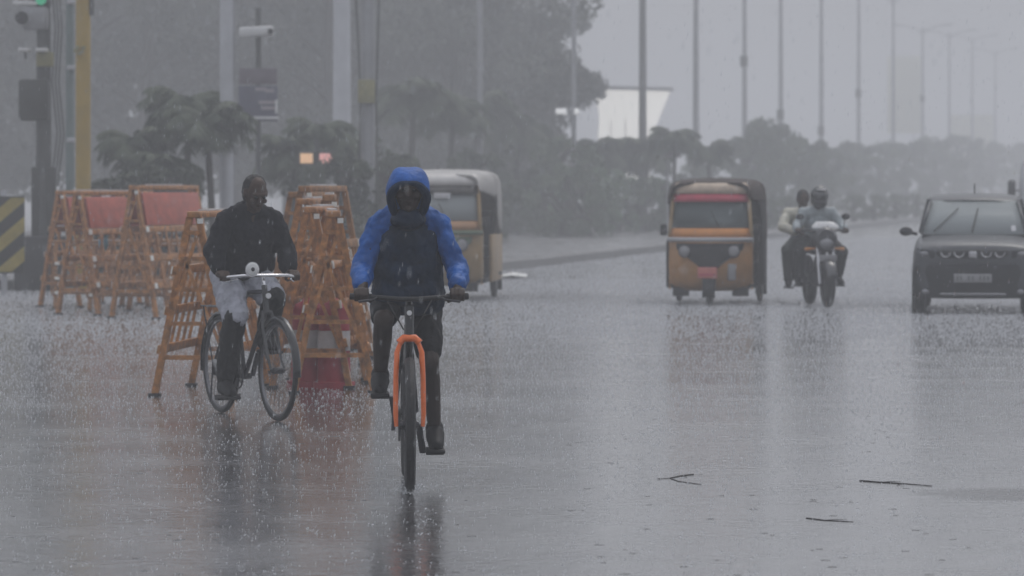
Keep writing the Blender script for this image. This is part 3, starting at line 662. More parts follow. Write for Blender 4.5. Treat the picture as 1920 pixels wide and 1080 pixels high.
def body(J, head_tilt=0., hands=True, ears=True):
    mb = MB(); eyes = face(mb, J['head'], head_tilt, 1., ears)
    v = lambda k: Vector(J[k])
    mb.cap([v('head') + Vector((0, .02, -.07)), v('neck')], [.056, .062])
    mb.cap([v('neck'), (v('sa') + v('sb')) / 2 + Vector((0, 0, -.02))], [.065, .08])
    mb.cap([v('sa'), (v('sa') + v('sb')) / 2, v('sb')], [.05, .075, .05])
    ch = v('chest'); wa = v('waist'); pe = (v('ha') + v('hb')) / 2
    mb.ell(ch, (.165, .115, .15)); mb.ell(wa, (.145, .11, .14)); mb.ell(pe, (.165, .12, .12)); mb.cap([ch, wa, pe], [.115, .11, .115])
    for e in 'ab':
        mb.cap([v('s' + e), v('s' + e).lerp(v('e' + e), .4), v('e' + e)], [.046, .043, .038]); mb.cap([v('e' + e), v('e' + e).lerp(v('w' + e), .3), v('w' + e)], [.038, .038, .028])
        mb.cap([v('h' + e), v('h' + e).lerp(v('k' + e), .4), v('k' + e)], [.09, .078, .056]); mb.cap([v('k' + e), v('k' + e).lerp(v('f' + e), .3) + Vector((0, .012, 0)), v('f' + e)], [.052, .054, .036])
        if hands: hand_on_bar(mb, J['g' + e][0], J['g' + e][1], J['g' + e][2], -1 if e == 'a' else 1); mb.cap([v('w' + e), Vector(J['g' + e]) + Vector((0, .055, .018))], [.028, .03])
        mb.cap([v('f' + e), v('t' + e)], [.034, .026])
    return mb, eyes
def shoe(J, e, parent, m='shoe'):
    f = Vector(J['f' + e]); t = Vector(J['t' + e]); d = (t - f); d.z = 0; d.normalize(); up = Vector((0, 0, 1))
    mb = MB(); mb.cap([f + up * .005, f - d * .035 - up * .05, f + d * .05 - up * .03, t], [.052, .046, .054, .044]); mb.cap([t, t + d * .035 - up * .005], [.045, .034])
    o = blob('shoe', mb, .01, m, parent, 3)
    base = min(v.co.z for v in o.data.vertices)
    c = (f + t) / 2 + d * .005
    MB().box((c.x, c.y, base + .006), (.104, (t - f).length + .12, .024), (0, 0, math.atan2(-d.x, -d.y) if False else 0), .01).build('sole', 'shoe_sole', o)
    return o
def sleeve_prims(mb, J, e, k=1.35):
    v = lambda q: Vector(J[q])
    mb.cap([v('s' + e), v('s' + e).lerp(v('e' + e), .5), v('e' + e)], [.054 * k, .056 * k, .054 * k])
    w = v('e' + e).lerp(v('w' + e), .9); mb.cap([v('e' + e), v('e' + e).lerp(v('w' + e), .45), w], [.054 * k, .052 * k, .044 * k])

# --- bicycle
def wheel(parent, y, Rw, tr, rim_m='rim_steel', spokes=32, x=0.):
    w = MB().ring((x, y, Rw), (1, 0, 0), Rw - tr, tr, 56, 8).build('wheel', 'tyre', parent)
    MB().ring((x, y, Rw), (1, 0, 0), Rw - tr * 2.1, tr * .55, 48, 6, 1.2).build('rim', rim_m, w)
    sp = MB()
    for i in range(spokes):
        a = 6.2832 * i / spokes; sd = .032 if i % 2 else -.032
        sp.tube([(x + sd, y + .02 * math.cos(a + .9), Rw + .02 * math.sin(a + .9)), (x, y + (Rw - tr * 2) * math.cos(a), Rw + (Rw - tr * 2) * math.sin(a))], .0014, 4)
    sp.build('spokes', 'rim_steel', w)
    MB().tube([(x - .05, y, Rw), (x - .03, y, Rw), (x + .03, y, Rw), (x + .05, y, Rw)], [.014, .024, .024, .014], 12).build('hub', 'dark_metal', w)
    return w
def crankset(t, bb, r, ang, xw=.085):
    c = Vector(bb); mb = MB(); d = Vector((0, -math.sin(ang), math.cos(ang))) * r
    ck = MB().ring((-.045, c.y, c.z), (1, 0, 0), .085, .006, 28, 6).tube([(-.05, c.y, c.z), (.05, c.y, c.z)], .022, 10)
    for k in range(5):
        a = k * 1.2566; ck.bar((-.045, c.y, c.z), (-.045, c.y + .085 * math.cos(a), c.z + .085 * math.sin(a)), .012)
    ck.build('chainring', 'dark_metal', t)
    out = []
    for sx, q in ((-1, 1), (1, -1)):
        p = c + d * q; arm = MB().bar((sx * .06, c.y, c.z), (sx * xw, p.y, p.z), .022, .03).build('crank', 'dark_metal', t)
        MB().box((sx * (xw + .065), p.y, p.z), (.1, .085, .022), None, .006).build('pedal', 'black_rubber', arm)
        out.append(p)
    return out
def chain(t, bb, ry, Rw):
    MB().tube([(-.045, bb[1], bb[2] + .087), (-.045, ry, Rw + .04)], .005, 5).tube([(-.045, bb[1], bb[2] - .087), (-.045, ry, Rw - .04)], .005, 5).ring((-.045, ry, Rw), (1, 0, 0), .04, .005, 18, 5).build('chain', 'dark_metal', t)

# hooded rider's mountain bike
def at_front(px_, py_, rz, wb):
    D = DG(py_); p = Vector(((px_ - 960) * D / F, D, 0)); h = Vector((math.sin(rz), -math.cos(rz), 0)); return p - h * (wb / 2)
rz = R(2.5); base = at_front(768, 924, rz, 1.08)
bk = thing('bicycle', 'mountain bicycle with bright orange fork coming straight at the camera', 'bicycle', base, rz)
RW = .36; BBp = (0, .11, .32)
wheel(bk, -.54, RW, .028); wheel(bk, .54, RW, .028)
fk = MB()
for s in (-1, 1):
    fk.tube([(s * .045, -.452, .80), (s * .066, -.468, .74), (s * .072, -.50, .60), (s * .074, -.53, .42), (s * .07, -.54, .35)], [.011, .015, .0145, .014, .011], 10)
fk.tube([(-.055, -.455, .79), (-.03, -.448, .815), (.03, -.448, .815), (.055, -.455, .79)], .021, 10); fk.build('fork', 'fork_orange', bk)
MB().tube([(0, -.435, .82), (0, -.395, .98)], .025, 12).build('head_tube', 'black_paint', bk)
fr = MB()
fr.tube([(0, -.415, .93), (0, .2, .82)], .019, 10).tube([(0, -.432, .85), (0, .10, .34)], .024, 10).tube([BBp, (0, .24, .86)], .018, 10)
for s in (-1, 1):
    fr.tube([(s * .02, .21, .80), (s * .06, .54, RW)], .010, 8).tube([(s * .03, .12, .32), (s * .06, .54, RW)], .011, 8)
fr.tube([(-.04, .11, .32), (.04, .11, .32)], .028, 12); fr.build('frame', 'black_paint', bk)
MB().tube([(0, .24, .86), (0, .27, .96)], .014, 10).build('seat_post', 'dark_metal', bk)
MB().ell((0, .34, .985), (.075, .12, .03)).ell((0, .20, .985), (.028, .12, .025)).build('saddle', 'black_rubber', bk)
MB().tube([(0, -.395, .985), (0, -.385, 1.0), (0, -.43, 1.02)], [.02, .02, .017], 10).build('stem', 'black_paint', bk)
hb = MB().tube([(-.305, -.39, 1.035), (-.15, -.42, 1.03), (-.05, -.435, 1.022), (.05, -.435, 1.022), (.15, -.42, 1.03), (.305, -.39, 1.035)], .013, 10).build('handlebar', 'black_rubber', bk)
for s in (-1, 1):
    MB().tube([(s * .20, -.408, 1.033), (s * .315, -.387, 1.036)], .018, 12).build('grip', 'black_rubber', hb)
    MB().tube([(s * .17, -.42, 1.03), (s * .19, -.47, 1.02), (s * .27, -.475, 1.01)], .007, 6).build('brake_lever', 'dark_metal', hb)
MB().tube([(.0, -.455, .95), (0, -.47, .95)], [.013, .014], 14).build('front_reflector', 'white_lens', bk)
for s in (-1, 1):
    MB().tube([(s * .12, -.43, 1.02), (s * .08, -.50, .95), (s * .03, -.47, .86)], .004, 5).build('brake_cable', 'black_rubber', bk)
ang = R(18); pa, pb = crankset(bk, BBp, .165, ang); chain(bk, BBp, .54, RW)
MB().tube([(-.07, .54, RW - .02), (-.075, .53, RW - .10)], .012, 6).build('derailleur', 'dark_metal', bk)

zs = .032
J = dict(head=(0.0, -.17, 1.605), neck=(0, -.07, 1.48), chest=(0, .0, 1.30), waist=(0, .14, 1.12), sa=(-.165, -.02, 1.405), sb=(.175, -.02, 1.40), ea=(-.245, -.08, 1.18), eb=(.265, -.08, 1.17),
         wa=(-.245, -.30, 1.085), wb=(.265, -.30, 1.085), ga=(-.255, -.398, 1.036), gb=(.258, -.398, 1.036), ha=(-.09, .26, 1.04), hb=(.09, .26, 1.04),
         ka=(-.135, -.165, .90), kb=(.115, -.02, .67), fa=(-.15, .085, pa.z + .115), fb=(.15, .225, pb.z + .125), ta=(-.155, -.06, pa.z + .05), tb=(.155, .09, pb.z + .05))
mb, eyes = body(J, R(8), True, False)
pr = blob('person', mb, .0055, 'leg_skin', None, 3)
pr.location = base; pr.rotation_euler = (0, 0, rz); tag(pr, 'person in blue hooded rain jacket and dark shorts riding towards the camera', 'person')
for e in eyes: MB().ell(e, (.012, .012, .009)).build('eye', 'eye', pr)
mb = MB()
for e in 'ab': sleeve_prims(mb, J, e, 1.07); mb.cap([(0, -.05, 1.50), J['s' + e]], [.085, .068])
mb.cap([J['sa'], (0, -.01, 1.42), J['sb']], [.066, .10, .066]); mb.ell((0, .05, 1.33), (.20, .12, .18)); mb.ell((0, .16, 1.12), (.19, .13, .17)); mb.ell((0, .22, 1.02), (.19, .14, .09))
mb.cap([(0, -.05, 1.48), (0, -.10, 1.50)], [.10, .095])
blob('jacket', mb, .010, 'jacket_blue', pr, 2, .017, 12, 3.)
mb = MB(); mb.ell((0, -.035, 1.30), (.175, .115, .17)); mb.ell((.0, .0, 1.16), (.195, .13, .15)); mb.ell((0, .06, 1.05), (.205, .16, .10)); mb.cap([(-.13, .02, 1.0), (.13, .02, 1.0)], [.075, .075]); mb.cap([(-.14, -.01, 1.3), (-.13, .0, 1.1)], [.06, .07]); mb.cap([(.14, -.01, 1.3), (.13, .0, 1.1)], [.06, .07]); mb.cap([(-.11, -.05, 1.42), (0, -.075, 1.43), (.11, -.05, 1.42)], [.05, .06, .05])
mb.cap([(-.10, -.03, 1.05), (.10, -.03, 1.05)], [.085, .085])
blob('vest', mb, .010, 'vest_navy', pr, 2, .016, 12, 9.)
mb = MB()
for e in 'ab': h, k = Vector(J['h' + e]), Vector(J['k' + e]); mb.cap([h, h.lerp(k, .5), h.lerp(k, .84)], [.108, .090, .076])
mb.ell((0, .27, 1.03), (.17, .13, .12)); blob('shorts', mb, .010, 'shorts_black', pr, 3, .008, 12, 5.)
for e in 'ab': shoe(J, e, pr)
# hood: shell with a face opening and a dark lining
def hood(parent, c, r, half, tilt):
    c = Vector(c); ax = Vector((0, -math.cos(tilt), -math.sin(tilt))); u = Vector((1, 0, 0)); w = ax.cross(u); 
    def pt(th, ph, k):
        d = -ax * math.cos(th) + (u * math.cos(ph) + w * math.sin(ph)) * math.sin(th)
        z = d.z * (1.08 if d.z > 0 else 1.25); wv = 1 + .035 * math.sin(ph * 5 + th * 3)
        return c + Vector((d.x * r[0] * wv * k, d.y * r[1] * wv * k, z * r[2] * k + max(0, d.z) * .012 * math.sin(ph * 3)))
    n, m = 36, 14
    for nm, k, mt in (('hood', 1., 'hood_blue'), ('lining', .955, 'vest_navy')):
        M = MB(); secs = []
        for i in range(m + 1):
            th = .02 + (math.pi - half - .02) * i / m; secs.append([pt(th, 6.2832 * j / n, k) for j in range(n)])
        M.loft(secs, True, False); h = M.build(nm, mt, parent if nm == 'hood' else hd_, 60, 0, .008)
        if nm == 'hood': hd_ = h
    rim = [pt(math.pi - half, 6.2832 * j / n, .985) for j in range(n)]
    MB().tube(rim, [.012 + .014 * abs(math.cos(6.2832 * j / n)) for j in range(n)], 8, True).build('rim', 'vest_navy', hd_)
hood(pr, (0, -.15, 1.598), (.116, .132, .126), R(56), R(36))
blob('scarf', MB().ell((0, -.17, 1.465), (.07, .065, .05)).ell((0, -.14, 1.44), (.10, .09, .06)), .009, 'vest_navy', pr, 3, .008, 16, 2.)

# --- roadster bicycle and its rider
rz2 = R(25); WB = 1.10; base2 = at_front(521, 790, rz2, WB)
b2 = thing('bicycle', 'old black roadster bicycle with chrome handlebar and headlamp, turned to the right', 'bicycle', base2, rz2)
R2 = .35; BB2 = (0, .09, .285)
wheel(b2, -.55, R2, .019, 'rim_steel', 36); wheel(b2, .55, R2, .019, 'rim_steel', 36)
fk = MB()
for s in (-1, 1): fk.tube([(s * .03, -.345, .745), (s * .045, -.38, .66), (s * .048, -.47, .46), (s * .048, -.55, R2)], [.012, .013, .012, .009], 8)
fk.tube([(-.035, -.345, .745), (.035, -.345, .745)], .016, 8).build('fork', 'black_paint', b2)
MB().tube([(0, -.34, .74), (0, -.29, .93)], .021, 10).build('head_tube', 'black_paint', b2)
fr = MB().tube([(0, -.30, .89), (0, .23, .86)], .016, 10).tube([(0, -.335, .77), (0, .08, .29)], .018, 10).tube([BB2, (0, .26, .87)], .016, 10)
for s in (-1, 1): fr.tube([(s * .015, .25, .84), (s * .06, .55, R2)], .008, 6).tube([(s * .03, .10, .285), (s * .06, .55, R2)], .010, 6)
fr.tube([(-.035, .09, .285), (.035, .09, .285)], .026, 10).build('frame', 'black_paint', b2)
MB().tube([(0, .26, .87), (0, .275, .93)], .012, 8).build('seat_post', 'chrome', b2)
MB().ell((0, .34, .955), (.105, .11, .035)).ell((0, .20, .955), (.03, .12, .028)).build('saddle', 'black_rubber', b2)
for i, k in enumerate((-1, 1)):
    MB().ring((0, .335 + k * .03, .91), (0, 1, 0), .022, .004, 12, 5).build('saddle_spring', 'chrome', b2)
MB().tube([(0, -.29, .93), (0, -.275, .99), (0, -.33, 1.0)], .011, 8).build('stem', 'chrome', b2)
hb = MB().tube([(-.265, -.17, .985), (-.24, -.24, .99), (-.16, -.31, 1.0), (0, -.33, 1.0), (.16, -.31, 1.0), (.24, -.24, .99), (.265, -.17, .985)], .0115, 10).build('handlebar', 'chrome', b2)
for s in (-1, 1):
    MB().tube([(s * .247, -.215, .988), (s * .267, -.15, .984)], .016, 10).build('grip', 'black_rubber', hb)
    MB().tube([(s * .2, -.29, .975), (s * .255, -.2, .955)], .006, 6).build('brake_lever', 'chrome', hb)
lp = MB().tube([(-.12, -.31, 1.045), (-.12, -.36, 1.045), (-.12, -.375, 1.045)], [.03, .05, .052], 20).build('headlamp', 'chrome', b2)
MB().ell((-.12, -.376, 1.045), (.046, .008, .046)).build('lens', 'white_lens', lp); MB().ell((-.12, -.386, 1.045), (.014, .006, .014)).build('bulb', 'dark_metal', lp)
MB().tube([(-.12, -.33, 1.0), (-.12, -.33, 1.045)], .008, 6).build('bracket', 'chrome', lp)
MB().tube([(0, -.36, .86), (0, -.375, .86)], [.018, .02], 12).build('front_reflector', 'white_lens', b2)
for y, a0, a1, nm in ((-.55, 40, 185, 'front_mudguard'), (.55, -10, 165, 'rear_mudguard')):
    secs = []
    for i in range(19):
        a = R(a0 + (a1 - a0) * i / 18) ; d = Vector((0, math.cos(a), math.sin(a))) if y > 0 else Vector((0, math.cos(a), math.sin(a)))
        c = Vector((0, y, R2)); q = []
        for x, k in ((-.028, -.012), (-.018, .004), (0, .01), (.018, .004), (.028, -.012)): q.append(c + d * (R2 + .018 + k) + Vector((x, 0, 0)))
        secs.append(q)
    MB().loft(secs, False, False).build(nm, 'black_paint', b2, 60, 0, .003)
cr = MB()
for x in (-.06, 0, .06): cr.tube([(x, .38, .76), (x, .80, .76)], .006, 6)
for y in (.38, .6, .80): cr.tube([(-.065, y, .757), (.065, y, .757)], .006, 6)
for s in (-1, 1): cr.tube([(s * .06, .76, .76), (s * .065, .55, R2)], .006, 6)
cr.build('carrier', 'dark_metal', b2)
MB().tube([(-.10, .50, .08), (-.07, .54, R2), (.07, .54, R2), (.10, .50, .08)], .007, 6).build('stand', 'dark_metal', b2)
pa2, pb2 = crankset(b2, BB2, .165, R(195)); chain(b2, BB2, .55, R2)
MB().box((-.065, .28, .33), (.02, .5, .12), None, .03).build('chain_case', 'black_paint', b2)

J2 = dict(head=(0.0, -.13, 1.575), neck=(0, -.05, 1.45), chest=(0, .02, 1.27), waist=(0, .13, 1.09), sa=(-.18, -.01, 1.38), sb=(.18, -.01, 1.38), ea=(-.275, -.04, 1.16), eb=(.265, -.04, 1.16),
          wa=(-.268, -.10, 1.035), wb=(.262, -.10, 1.035), ga=(-.262, -.185, .987), gb=(.262, -.185, .987), ha=(-.09, .24, 1.01), hb=(.09, .24, 1.01),
          ka=(-.15, -.125, .70), kb=(.125, -.17, .83), fa=(-.14, .12, pa2.z + .12), fb=(.14, .05, pb2.z + .12), ta=(-.15, -.02, pa2.z + .05), tb=(.15, -.09, pb2.z + .05))
mb, eyes = body(J2, R(30), True, True)
p2 = blob('person', mb, .0055, 'skin_dark', None, 3)
p2.location = base2; p2.rotation_euler = (0, 0, rz2); tag(p2, 'person in black jacket and pale rolled cloth riding the old roadster bicycle', 'person')
for e in eyes: MB().ell(e, (.012, .012, .009)).build('eye', 'eye', p2)
blob('hair', MB().ell((0, -.105, 1.615), (.083, .094, .088)).ell((0, -.075, 1.575), (.082, .075, .09)), .008, 'hair', p2, 2, .006, 40, 1.)
mb = MB()
for e in 'ab': sleeve_prims(mb, J2, e, 1.32); mb.cap([(0, -.03, 1.47), J2['s' + e]], [.075, .07])
mb.cap([J2['sa'], (0, 0, 1.39), J2['sb']], [.07, .10, .07]); mb.cap([(-.13, .04, 1.28), (-.14, .08, 1.06)], [.08, .08]); mb.cap([(.13, .04, 1.28), (.14, .08, 1.06)], [.08, .08]); mb.ell((0, .02, 1.27), (.205, .15, .19)); mb.ell((0, .10, 1.10), (.19, .155, .15)); mb.ell((0, .14, 1.03), (.195, .17, .07)); mb.cap([(0, -.03, 1.43), (0, -.06, 1.475)], [.085, .07])
blob('jacket', mb, .010, 'jacket_black', p2, 2, .017, 12, 13.)
mb = MB()
for e in 'ab': h, k = Vector(J2['h' + e]), Vector(J2['k' + e]); mb.cap([h, h.lerp(k, .5), h.lerp(k, .98 if e == 'a' else .86)], [.115, .108, .092 if e == 'a' else .10])
mb.ell((0, .22, .99), (.175, .14, .10)); mb.cap([(-.12, .0, .86), (-.05, .08, .86)], [.09, .07])
blob('wrapped_cloth', mb, .010, 'white_cloth', p2, 3, .016, 14, 7.)
for e in 'ab':
    k, f = Vector(J2['k' + e]), Vector(J2['f' + e]); h = Vector(J2['h' + e])
    st = h.lerp(k, .95 if e == 'a' else .85)
    blob('trouser_leg', MB().cap([st, k, k.lerp(f, .35) + Vector((0, .015, 0)), k.lerp(f, .9)], [.082, .085, .082, .068]), .010, 'trouser_dark', p2, 3, .010, 11, 4.)
    shoe(J2, e, p2)

# ------------------------------------------------------------------ auto rickshaws
def rickshaw(name, label, front_px, front_py, rz, sc, M):
    D = DG(front_py); t = thing(name, label, 'auto rickshaw', ((front_px - 960) * D / F, D, 0), rz, 'auto rickshaws'); t.scale = (sc,) * 3
    # local: front wheel contact at origin, heading -Y, rear axle at y = 1.9
    def wh(x, y, r, w):
        o = MB().ring((x, y, r), (1, 0, 0), r - .07, .07, 28, 8, w).build('wheel', 'tyre', t)
        MB().tube([(x - .04, y, r), (x + .04, y, r)], r - .1, 20).build('rim', 'dark_metal', o)
    wh(0, 0, .21, .62); wh(-.56, 1.9, .21, .62); wh(.56, 1.9, .21, .62)
    MB().loft([[(x, .255 * math.cos(R(a)), .21 + .255 * math.sin(R(a)) - abs(x) * .35) for x in (-.085, -.05, 0, .05, .085)] for a in range(5, 196, 10)], False, False).build('front_mudguard', 'auto_black', t, 60, 0, .01)
    MB().tube([(0, .0, .21), (0, .12, .6)], .05, 8).build('fork', 'dark_metal', t)
    # front cowl: rows from bottom to windscreen sill
    rows = [(.20, .50, .12), (.24, .545, -.02), (.34, .565, -.10), (.55, .57, -.15), (.75, .565, -.15), (.86, .56, -.10), (.90, .555, -.04)]
    def surf(rows, n, curve, off=0., xs=None):
        secs = []
        for z, w, y in rows:
            secs.append([(w * u, y - off + curve * abs(u) ** 2.4, z) for u in [(-1 + 2 * k / n) for k in range(n + 1)]])
        return secs
    MB().loft(surf(rows, 16, .30), False, False).build('front_cowl', M['cowl'], t, 60, 1, .02)
    # dark mask with the headlamps
    mk = [(.475, .09, -.176), (.55, .15, -.178), (.66, .30, -.18), (.76, .44, -.178), (.84, .45, -.145)]
    o = MB().loft([[(w * u, y + .30 * abs(w * u / .565) ** 2.4, z) for u in [(-1 + 2 * k / 12) for k in range(13)]] for z, w, y in mk], False, False).build('cowl_mask', M['mask'], t, 60, 0, .014)
    for s in (-1, 1):
        l = MB().tube([(s * .33, -.07, .735), (s * .33, -.135, .735), (s * .33, -.15, .735)], [.08, .085, .075], 18).build('headlamp', 'dark_metal', t)
        MB().ell((s * .33, -.148, .735), (.072, .02, .072)).build('lens', 'lamp_glass', l)
    if M.get('badge'):
        MB().box((.30, -.105, .46), (.11, .03, .22), (0, 0, .25), .02).build('emblem', M['badge'], t)
    pl = MB().box((-.02, -.205, .45), (.26, .02, .15), None, .006).build('number_plate', M['plate'], t)
    MB().box((-.02, -.217, .425), (.22, .006, .03), None, 0).build('plate_marking', 'plate_ink' if M['plate'] == 'plate_grey' else 'visor_red', pl, None)
    # lower side skirts and splash flaps
    for s in (-1, 1):
        MB().prism([(0, 0)] * 0 or [(.0, .22), (.02, .22), (.02, .9), (.0, .9)], .2, .34).build('door_post', M['cowl'], t).location = (s * .555 - .01, 0, 0)
        MB().box((s * .625, 1.45, .55), (.04, 1.5, .62), None, .015).build('side_panel', M['side'], t)
        MB().box((s * .57, 1.9, .33), (.16, .5, .06), None, .02).build('rear_mudguard', 'auto_black', t)
        MB().box((s * .56, 2.2, .2), (.16, .02, .2), None, .004).build('mud_flap', 'black_rubber', t)
        MB().box((s * .40, .15, .19), (.22, .02, .12), None, .004).build('splash_flap', 'black_rubber', t)
    MB().box((0, 1.2, .27), (1.2, 2.0, .06), None, .01).build('floor', 'auto_black', t)
    MB().box((0, 2.23, .6), (1.26, .05, .66), None, .02).build('tail_panel', M['side'], t)
    # band under the windscreen, sill, pillars, screen, header bands
    MB().loft([[(w * u, y + .24 * abs(u) ** 2.4, z) for u in [(-1 + 2 * k / 14) for k in range(15)]] for z, w, y in ((.865, .57, -.17), (.895, .575, -.17), (.91, .57, -.14))], False, False).build('trim_rail', M['rail'], t, 60, 0, .03)
    MB().loft([[(w * u, y + .20 * abs(u) ** 2.4, z) for u in [(-1 + 2 * k / 14) for k in range(15)]] for z, w, y in ((.915, .545, -.09), (1.04, .535, -.055))], False, False).build('band', M['band'], t, 60, 0, .02)
    MB().loft([[(w * u, y + .15 * abs(u) ** 2.4, z) for u in [(-1 + 2 * k / 14) for k in range(15)]] for z, w, y in ((1.05, .505, -.045), (1.22, .49, .01), (1.40, .475, .065))], False, False).build('windscreen', M.get('glass', 'wet_glass'), t, 60, 0, .006)
    for s in (-1, 1):
        MB().tube([(s * .555, .14, .86), (s * .54, .12, 1.05), (s * .51, .22, 1.42), (s * .49, .26, 1.58)], .026, 8).build('pillar', M['pillar'], t)
    MB().loft([[(w * u, y + .17 * abs(u) ** 2.4, z) for u in [(-1 + 2 * k / 14) for k in range(15)]] for z, w, y in ((1.395, .51, .03), (1.50, .495, .06))], False, False).build('lower_visor', M['v1'], t, 60, 0, .02)
    MB().loft([[(w * u, y + .17 * abs(u) ** 2.4, z) for u in [(-1 + 2 * k / 14) for k in range(15)]] for z, w, y in ((1.505, .525, .055), (1.58, .515, .085), (1.645, .46, .125))], False, False).build('upper_visor', M['v2'], t, 60, 0, .02)
    # roof: arched canvas, sides dropping to the belt at the back
    def arch(w, z0, zr, y, n=10):
        pts = [(-w, y, z0), (-w * .985, y, zr - .16), (-w * .93, y, zr - .06), (-w * .78, y, zr - .012), (-w * .4, y, zr), (0, y, zr + .006)]
        return pts + [(-x, yy, z) for x, yy, z in pts[-2::-1]]
    secs = [arch(.53, 1.42, 1.62, .16), arch(.56, 1.40, 1.655, .3), arch(.63, 1.36, 1.69, .8), arch(.66, 1.30, 1.70, 1.3)]
    rf = MB().loft(secs, False, False).build('roof', M['roof'], t, 60, 1, .03)
    secs = [arch(.66, .84, 1.70, 1.3), arch(.66, .82, 1.70, 1.8), arch(.64, .82, 1.66, 2.2)]
    MB().loft(secs, False, False).build('rear_canopy', M['roof'], t, 60, 1, .03)
    MB().tube([(x, y + .01, z) for x, y, z in arch(.54, 1.44, 1.645, .15)], .018, 8).build('roof_edge', M['edge'], t)
    # tail: canvas with a small window so daylight shows through
    for nm, c, s_ in (('back_canvas', (-.40, 2.2, 1.15), (.44, .02, .7)), ('back_canvas', (.40, 2.2, 1.15), (.44, .02, .7)), ('back_canvas', (0, 2.2, 1.52), (.36, .02, .2)), ('back_canvas', (0, 2.2, .93), (.36, .02, .22))):
        MB().box(c, s_, None, .005).build(nm, M['roof'], t)
    MB().box((0, 1.75, .62), (1.1, .5, .16), None, .05).build('bench_seat', 'seat_vinyl', t); MB().box((0, 2.05, .93), (1.1, .12, .48), None, .05).build('bench_back', 'seat_vinyl', t)
    MB().box((0, .85, .62), (.5, .4, .12), None, .05).build('driver_seat', 'seat_vinyl', t)
    MB().tube([(-.27, .28, .98), (0, .22, .97), (.27, .28, .98)], .014, 8).build('handlebar', 'dark_metal', t)
    for s in (-1, 1):
        c = MB().box((s * .625, .06, 1.02), (.09, .05, .15), None, .03).build('mirror', 'black_rubber', t)
        MB().tube([(s * .54, .14, .98), (s * .61, .07, 1.0)], .008, 6).build('mirror_arm', 'dark_metal', c)
    MB().tube([(.12, -.065, 1.07), (.02, -.02, 1.27)], .006, 5).build('wiper', 'black_rubber', t)
    if M.get('curtain'):
        # rain curtain hung along the left hand doorway
        secs = [[(.665 + .02 * math.sin(k * 1.9), .3 + k * .11, z) for k in range(10)] for z in (.28, .6, 1.0, 1.42)]
        MB().loft(secs, False, False).build('rain_curtain', 'canvas_black', t, 60, 0, .012)
    return t
rk = rickshaw('auto_rickshaw', 'ochre auto rickshaw with black roof and red visor band, facing the camera', 1331, 574, R(-7), 1.0,
         dict(cowl='auto_ochre', mask='auto_black', side='auto_black', plate='plate_red', rail='pole_pale', band='auto_orange', pillar='auto_brown', v1='visor_red', v2='visor_cream', roof='canvas_brown', edge='canvas_brown', badge='lamp_glass', curtain=True))
rk2 = rickshaw('auto_rickshaw', 'auto rickshaw with white roof edge and green-brown front behind the hooded cyclist', 820, 566, R(-5), 1.075,
         dict(glass='misted_glass', cowl='auto_brown', mask='auto_green', side='auto_brown', plate='plate_grey', rail='auto_green', band='auto_peach', pillar='auto_brown', v1='canvas_grey', v2='visor_white', roof='roof_dull', edge='visor_white'))
st = MB().box((.06, .02, 1.37), (.22, .012, .07), None, .004).build('screen_sticker', 'white_band', rk2)

# ------------------------------------------------------------------ motorcycle with two riders
rz3 = R(6); base3 = at_front(1552, 577, rz3, 1.3)
mc = thing('motorcycle', 'dark motorcycle carrying two people between the rickshaw and the grey car', 'motorcycle', base3, rz3)
for y in (-.65, .65):
    w = MB().ring((0, y, .31), (1, 0, 0), .25, .06, 32, 8).build('wheel', 'tyre', mc)
    MB().tube([(-.03, y, .31), (.03, y, .31)], .20, 20).build('rim', 'dark_metal', w)
for s in (-1, 1):
    MB().tube([(s * .10, -.65, .31), (s * .10, -.52, .62), (s * .10, -.44, .84)], [.028, .03, .026], 10).build('fork_leg', 'silver', mc)
    MB().ell((s * .14, .05, .55), (.07, .28, .14)).build('engine_cowl', 'tank_grey', mc)
    MB().tube([(s * .12, -.42, .78), (s * .24, -.43, .77), (s * .265, -.43, .77)], [.012, .025, .02], 10).build('indicator', 'auto_orange', mc)
    MB().tube([(s * .28, -.28, 1.02), (s * .30, -.30, 1.18)], .006, 6).build('mirror_arm', 'dark_metal', mc)
    MB().ell((s * .31, -.30, 1.2), (.06, .015, .04)).build('mirror', 'black_rubber', mc)
    MB().tube([(s * .09, .2, .3), (s * .28, .2, .29)], .016, 8).build('footrest', 'black_rubber', mc)
    MB().tube([(s * .15, .62, .34), (s * .17, .95, .42)] if s > 0 else [(s * .1, .5, .35), (s * .13, .9, .36)], [.04, .055], 12).build('exhaust' if s > 0 else 'carrier_guard', 'dark_metal', mc)
gd = [[(x, -.65 + (.34) * math.cos(R(a)), .31 + .34 * math.sin(R(a)) - abs(x) * .3) for x in (-.07, -.04, 0, .04, .07)] for a in range(20, 175, 12)]
MB().loft(gd, False, False).build('front_mudguard', 'tank_grey', mc, 60, 0, .006)
hl = MB().loft([[(w * math.cos(R(a)), y, .90 + h * math.sin(R(a))) for a in range(0, 360, 20)] for y, w, h in ((-.34, .10, .1), (-.46, .16, .16), (-.54, .155, .17), (-.58, .12, .14))]).build('headlamp_cowl', 'tank_grey', mc, 50)
MB().ell((0, -.575, .85), (.095, .025, .06)).build('headlamp_lens', 'lamp_glass', hl)
MB().loft([[(w * u, y + .06 * u * u, z) for u in (-1, -.6, -.2, .2, .6, 1)] for z, w, y in ((1.04, .20, -.55), (1.08, .185, -.53), (1.14, .12, -.48))], False, False).build('fly_screen', 'white_paint', mc, 60, 1, .012)
MB().tube([(-.36, -.24, 1.0), (-.2, -.32, 1.02), (0, -.36, .98), (.2, -.32, 1.02), (.36, -.24, 1.0)], .014, 8).build('handlebar', 'dark_metal', mc)
blob('fuel_tank', MB().ell((0, -.12, .86), (.15, .25, .13)).ell((0, .04, .82), (.10, .2, .1)), .015, 'tank_grey', mc)
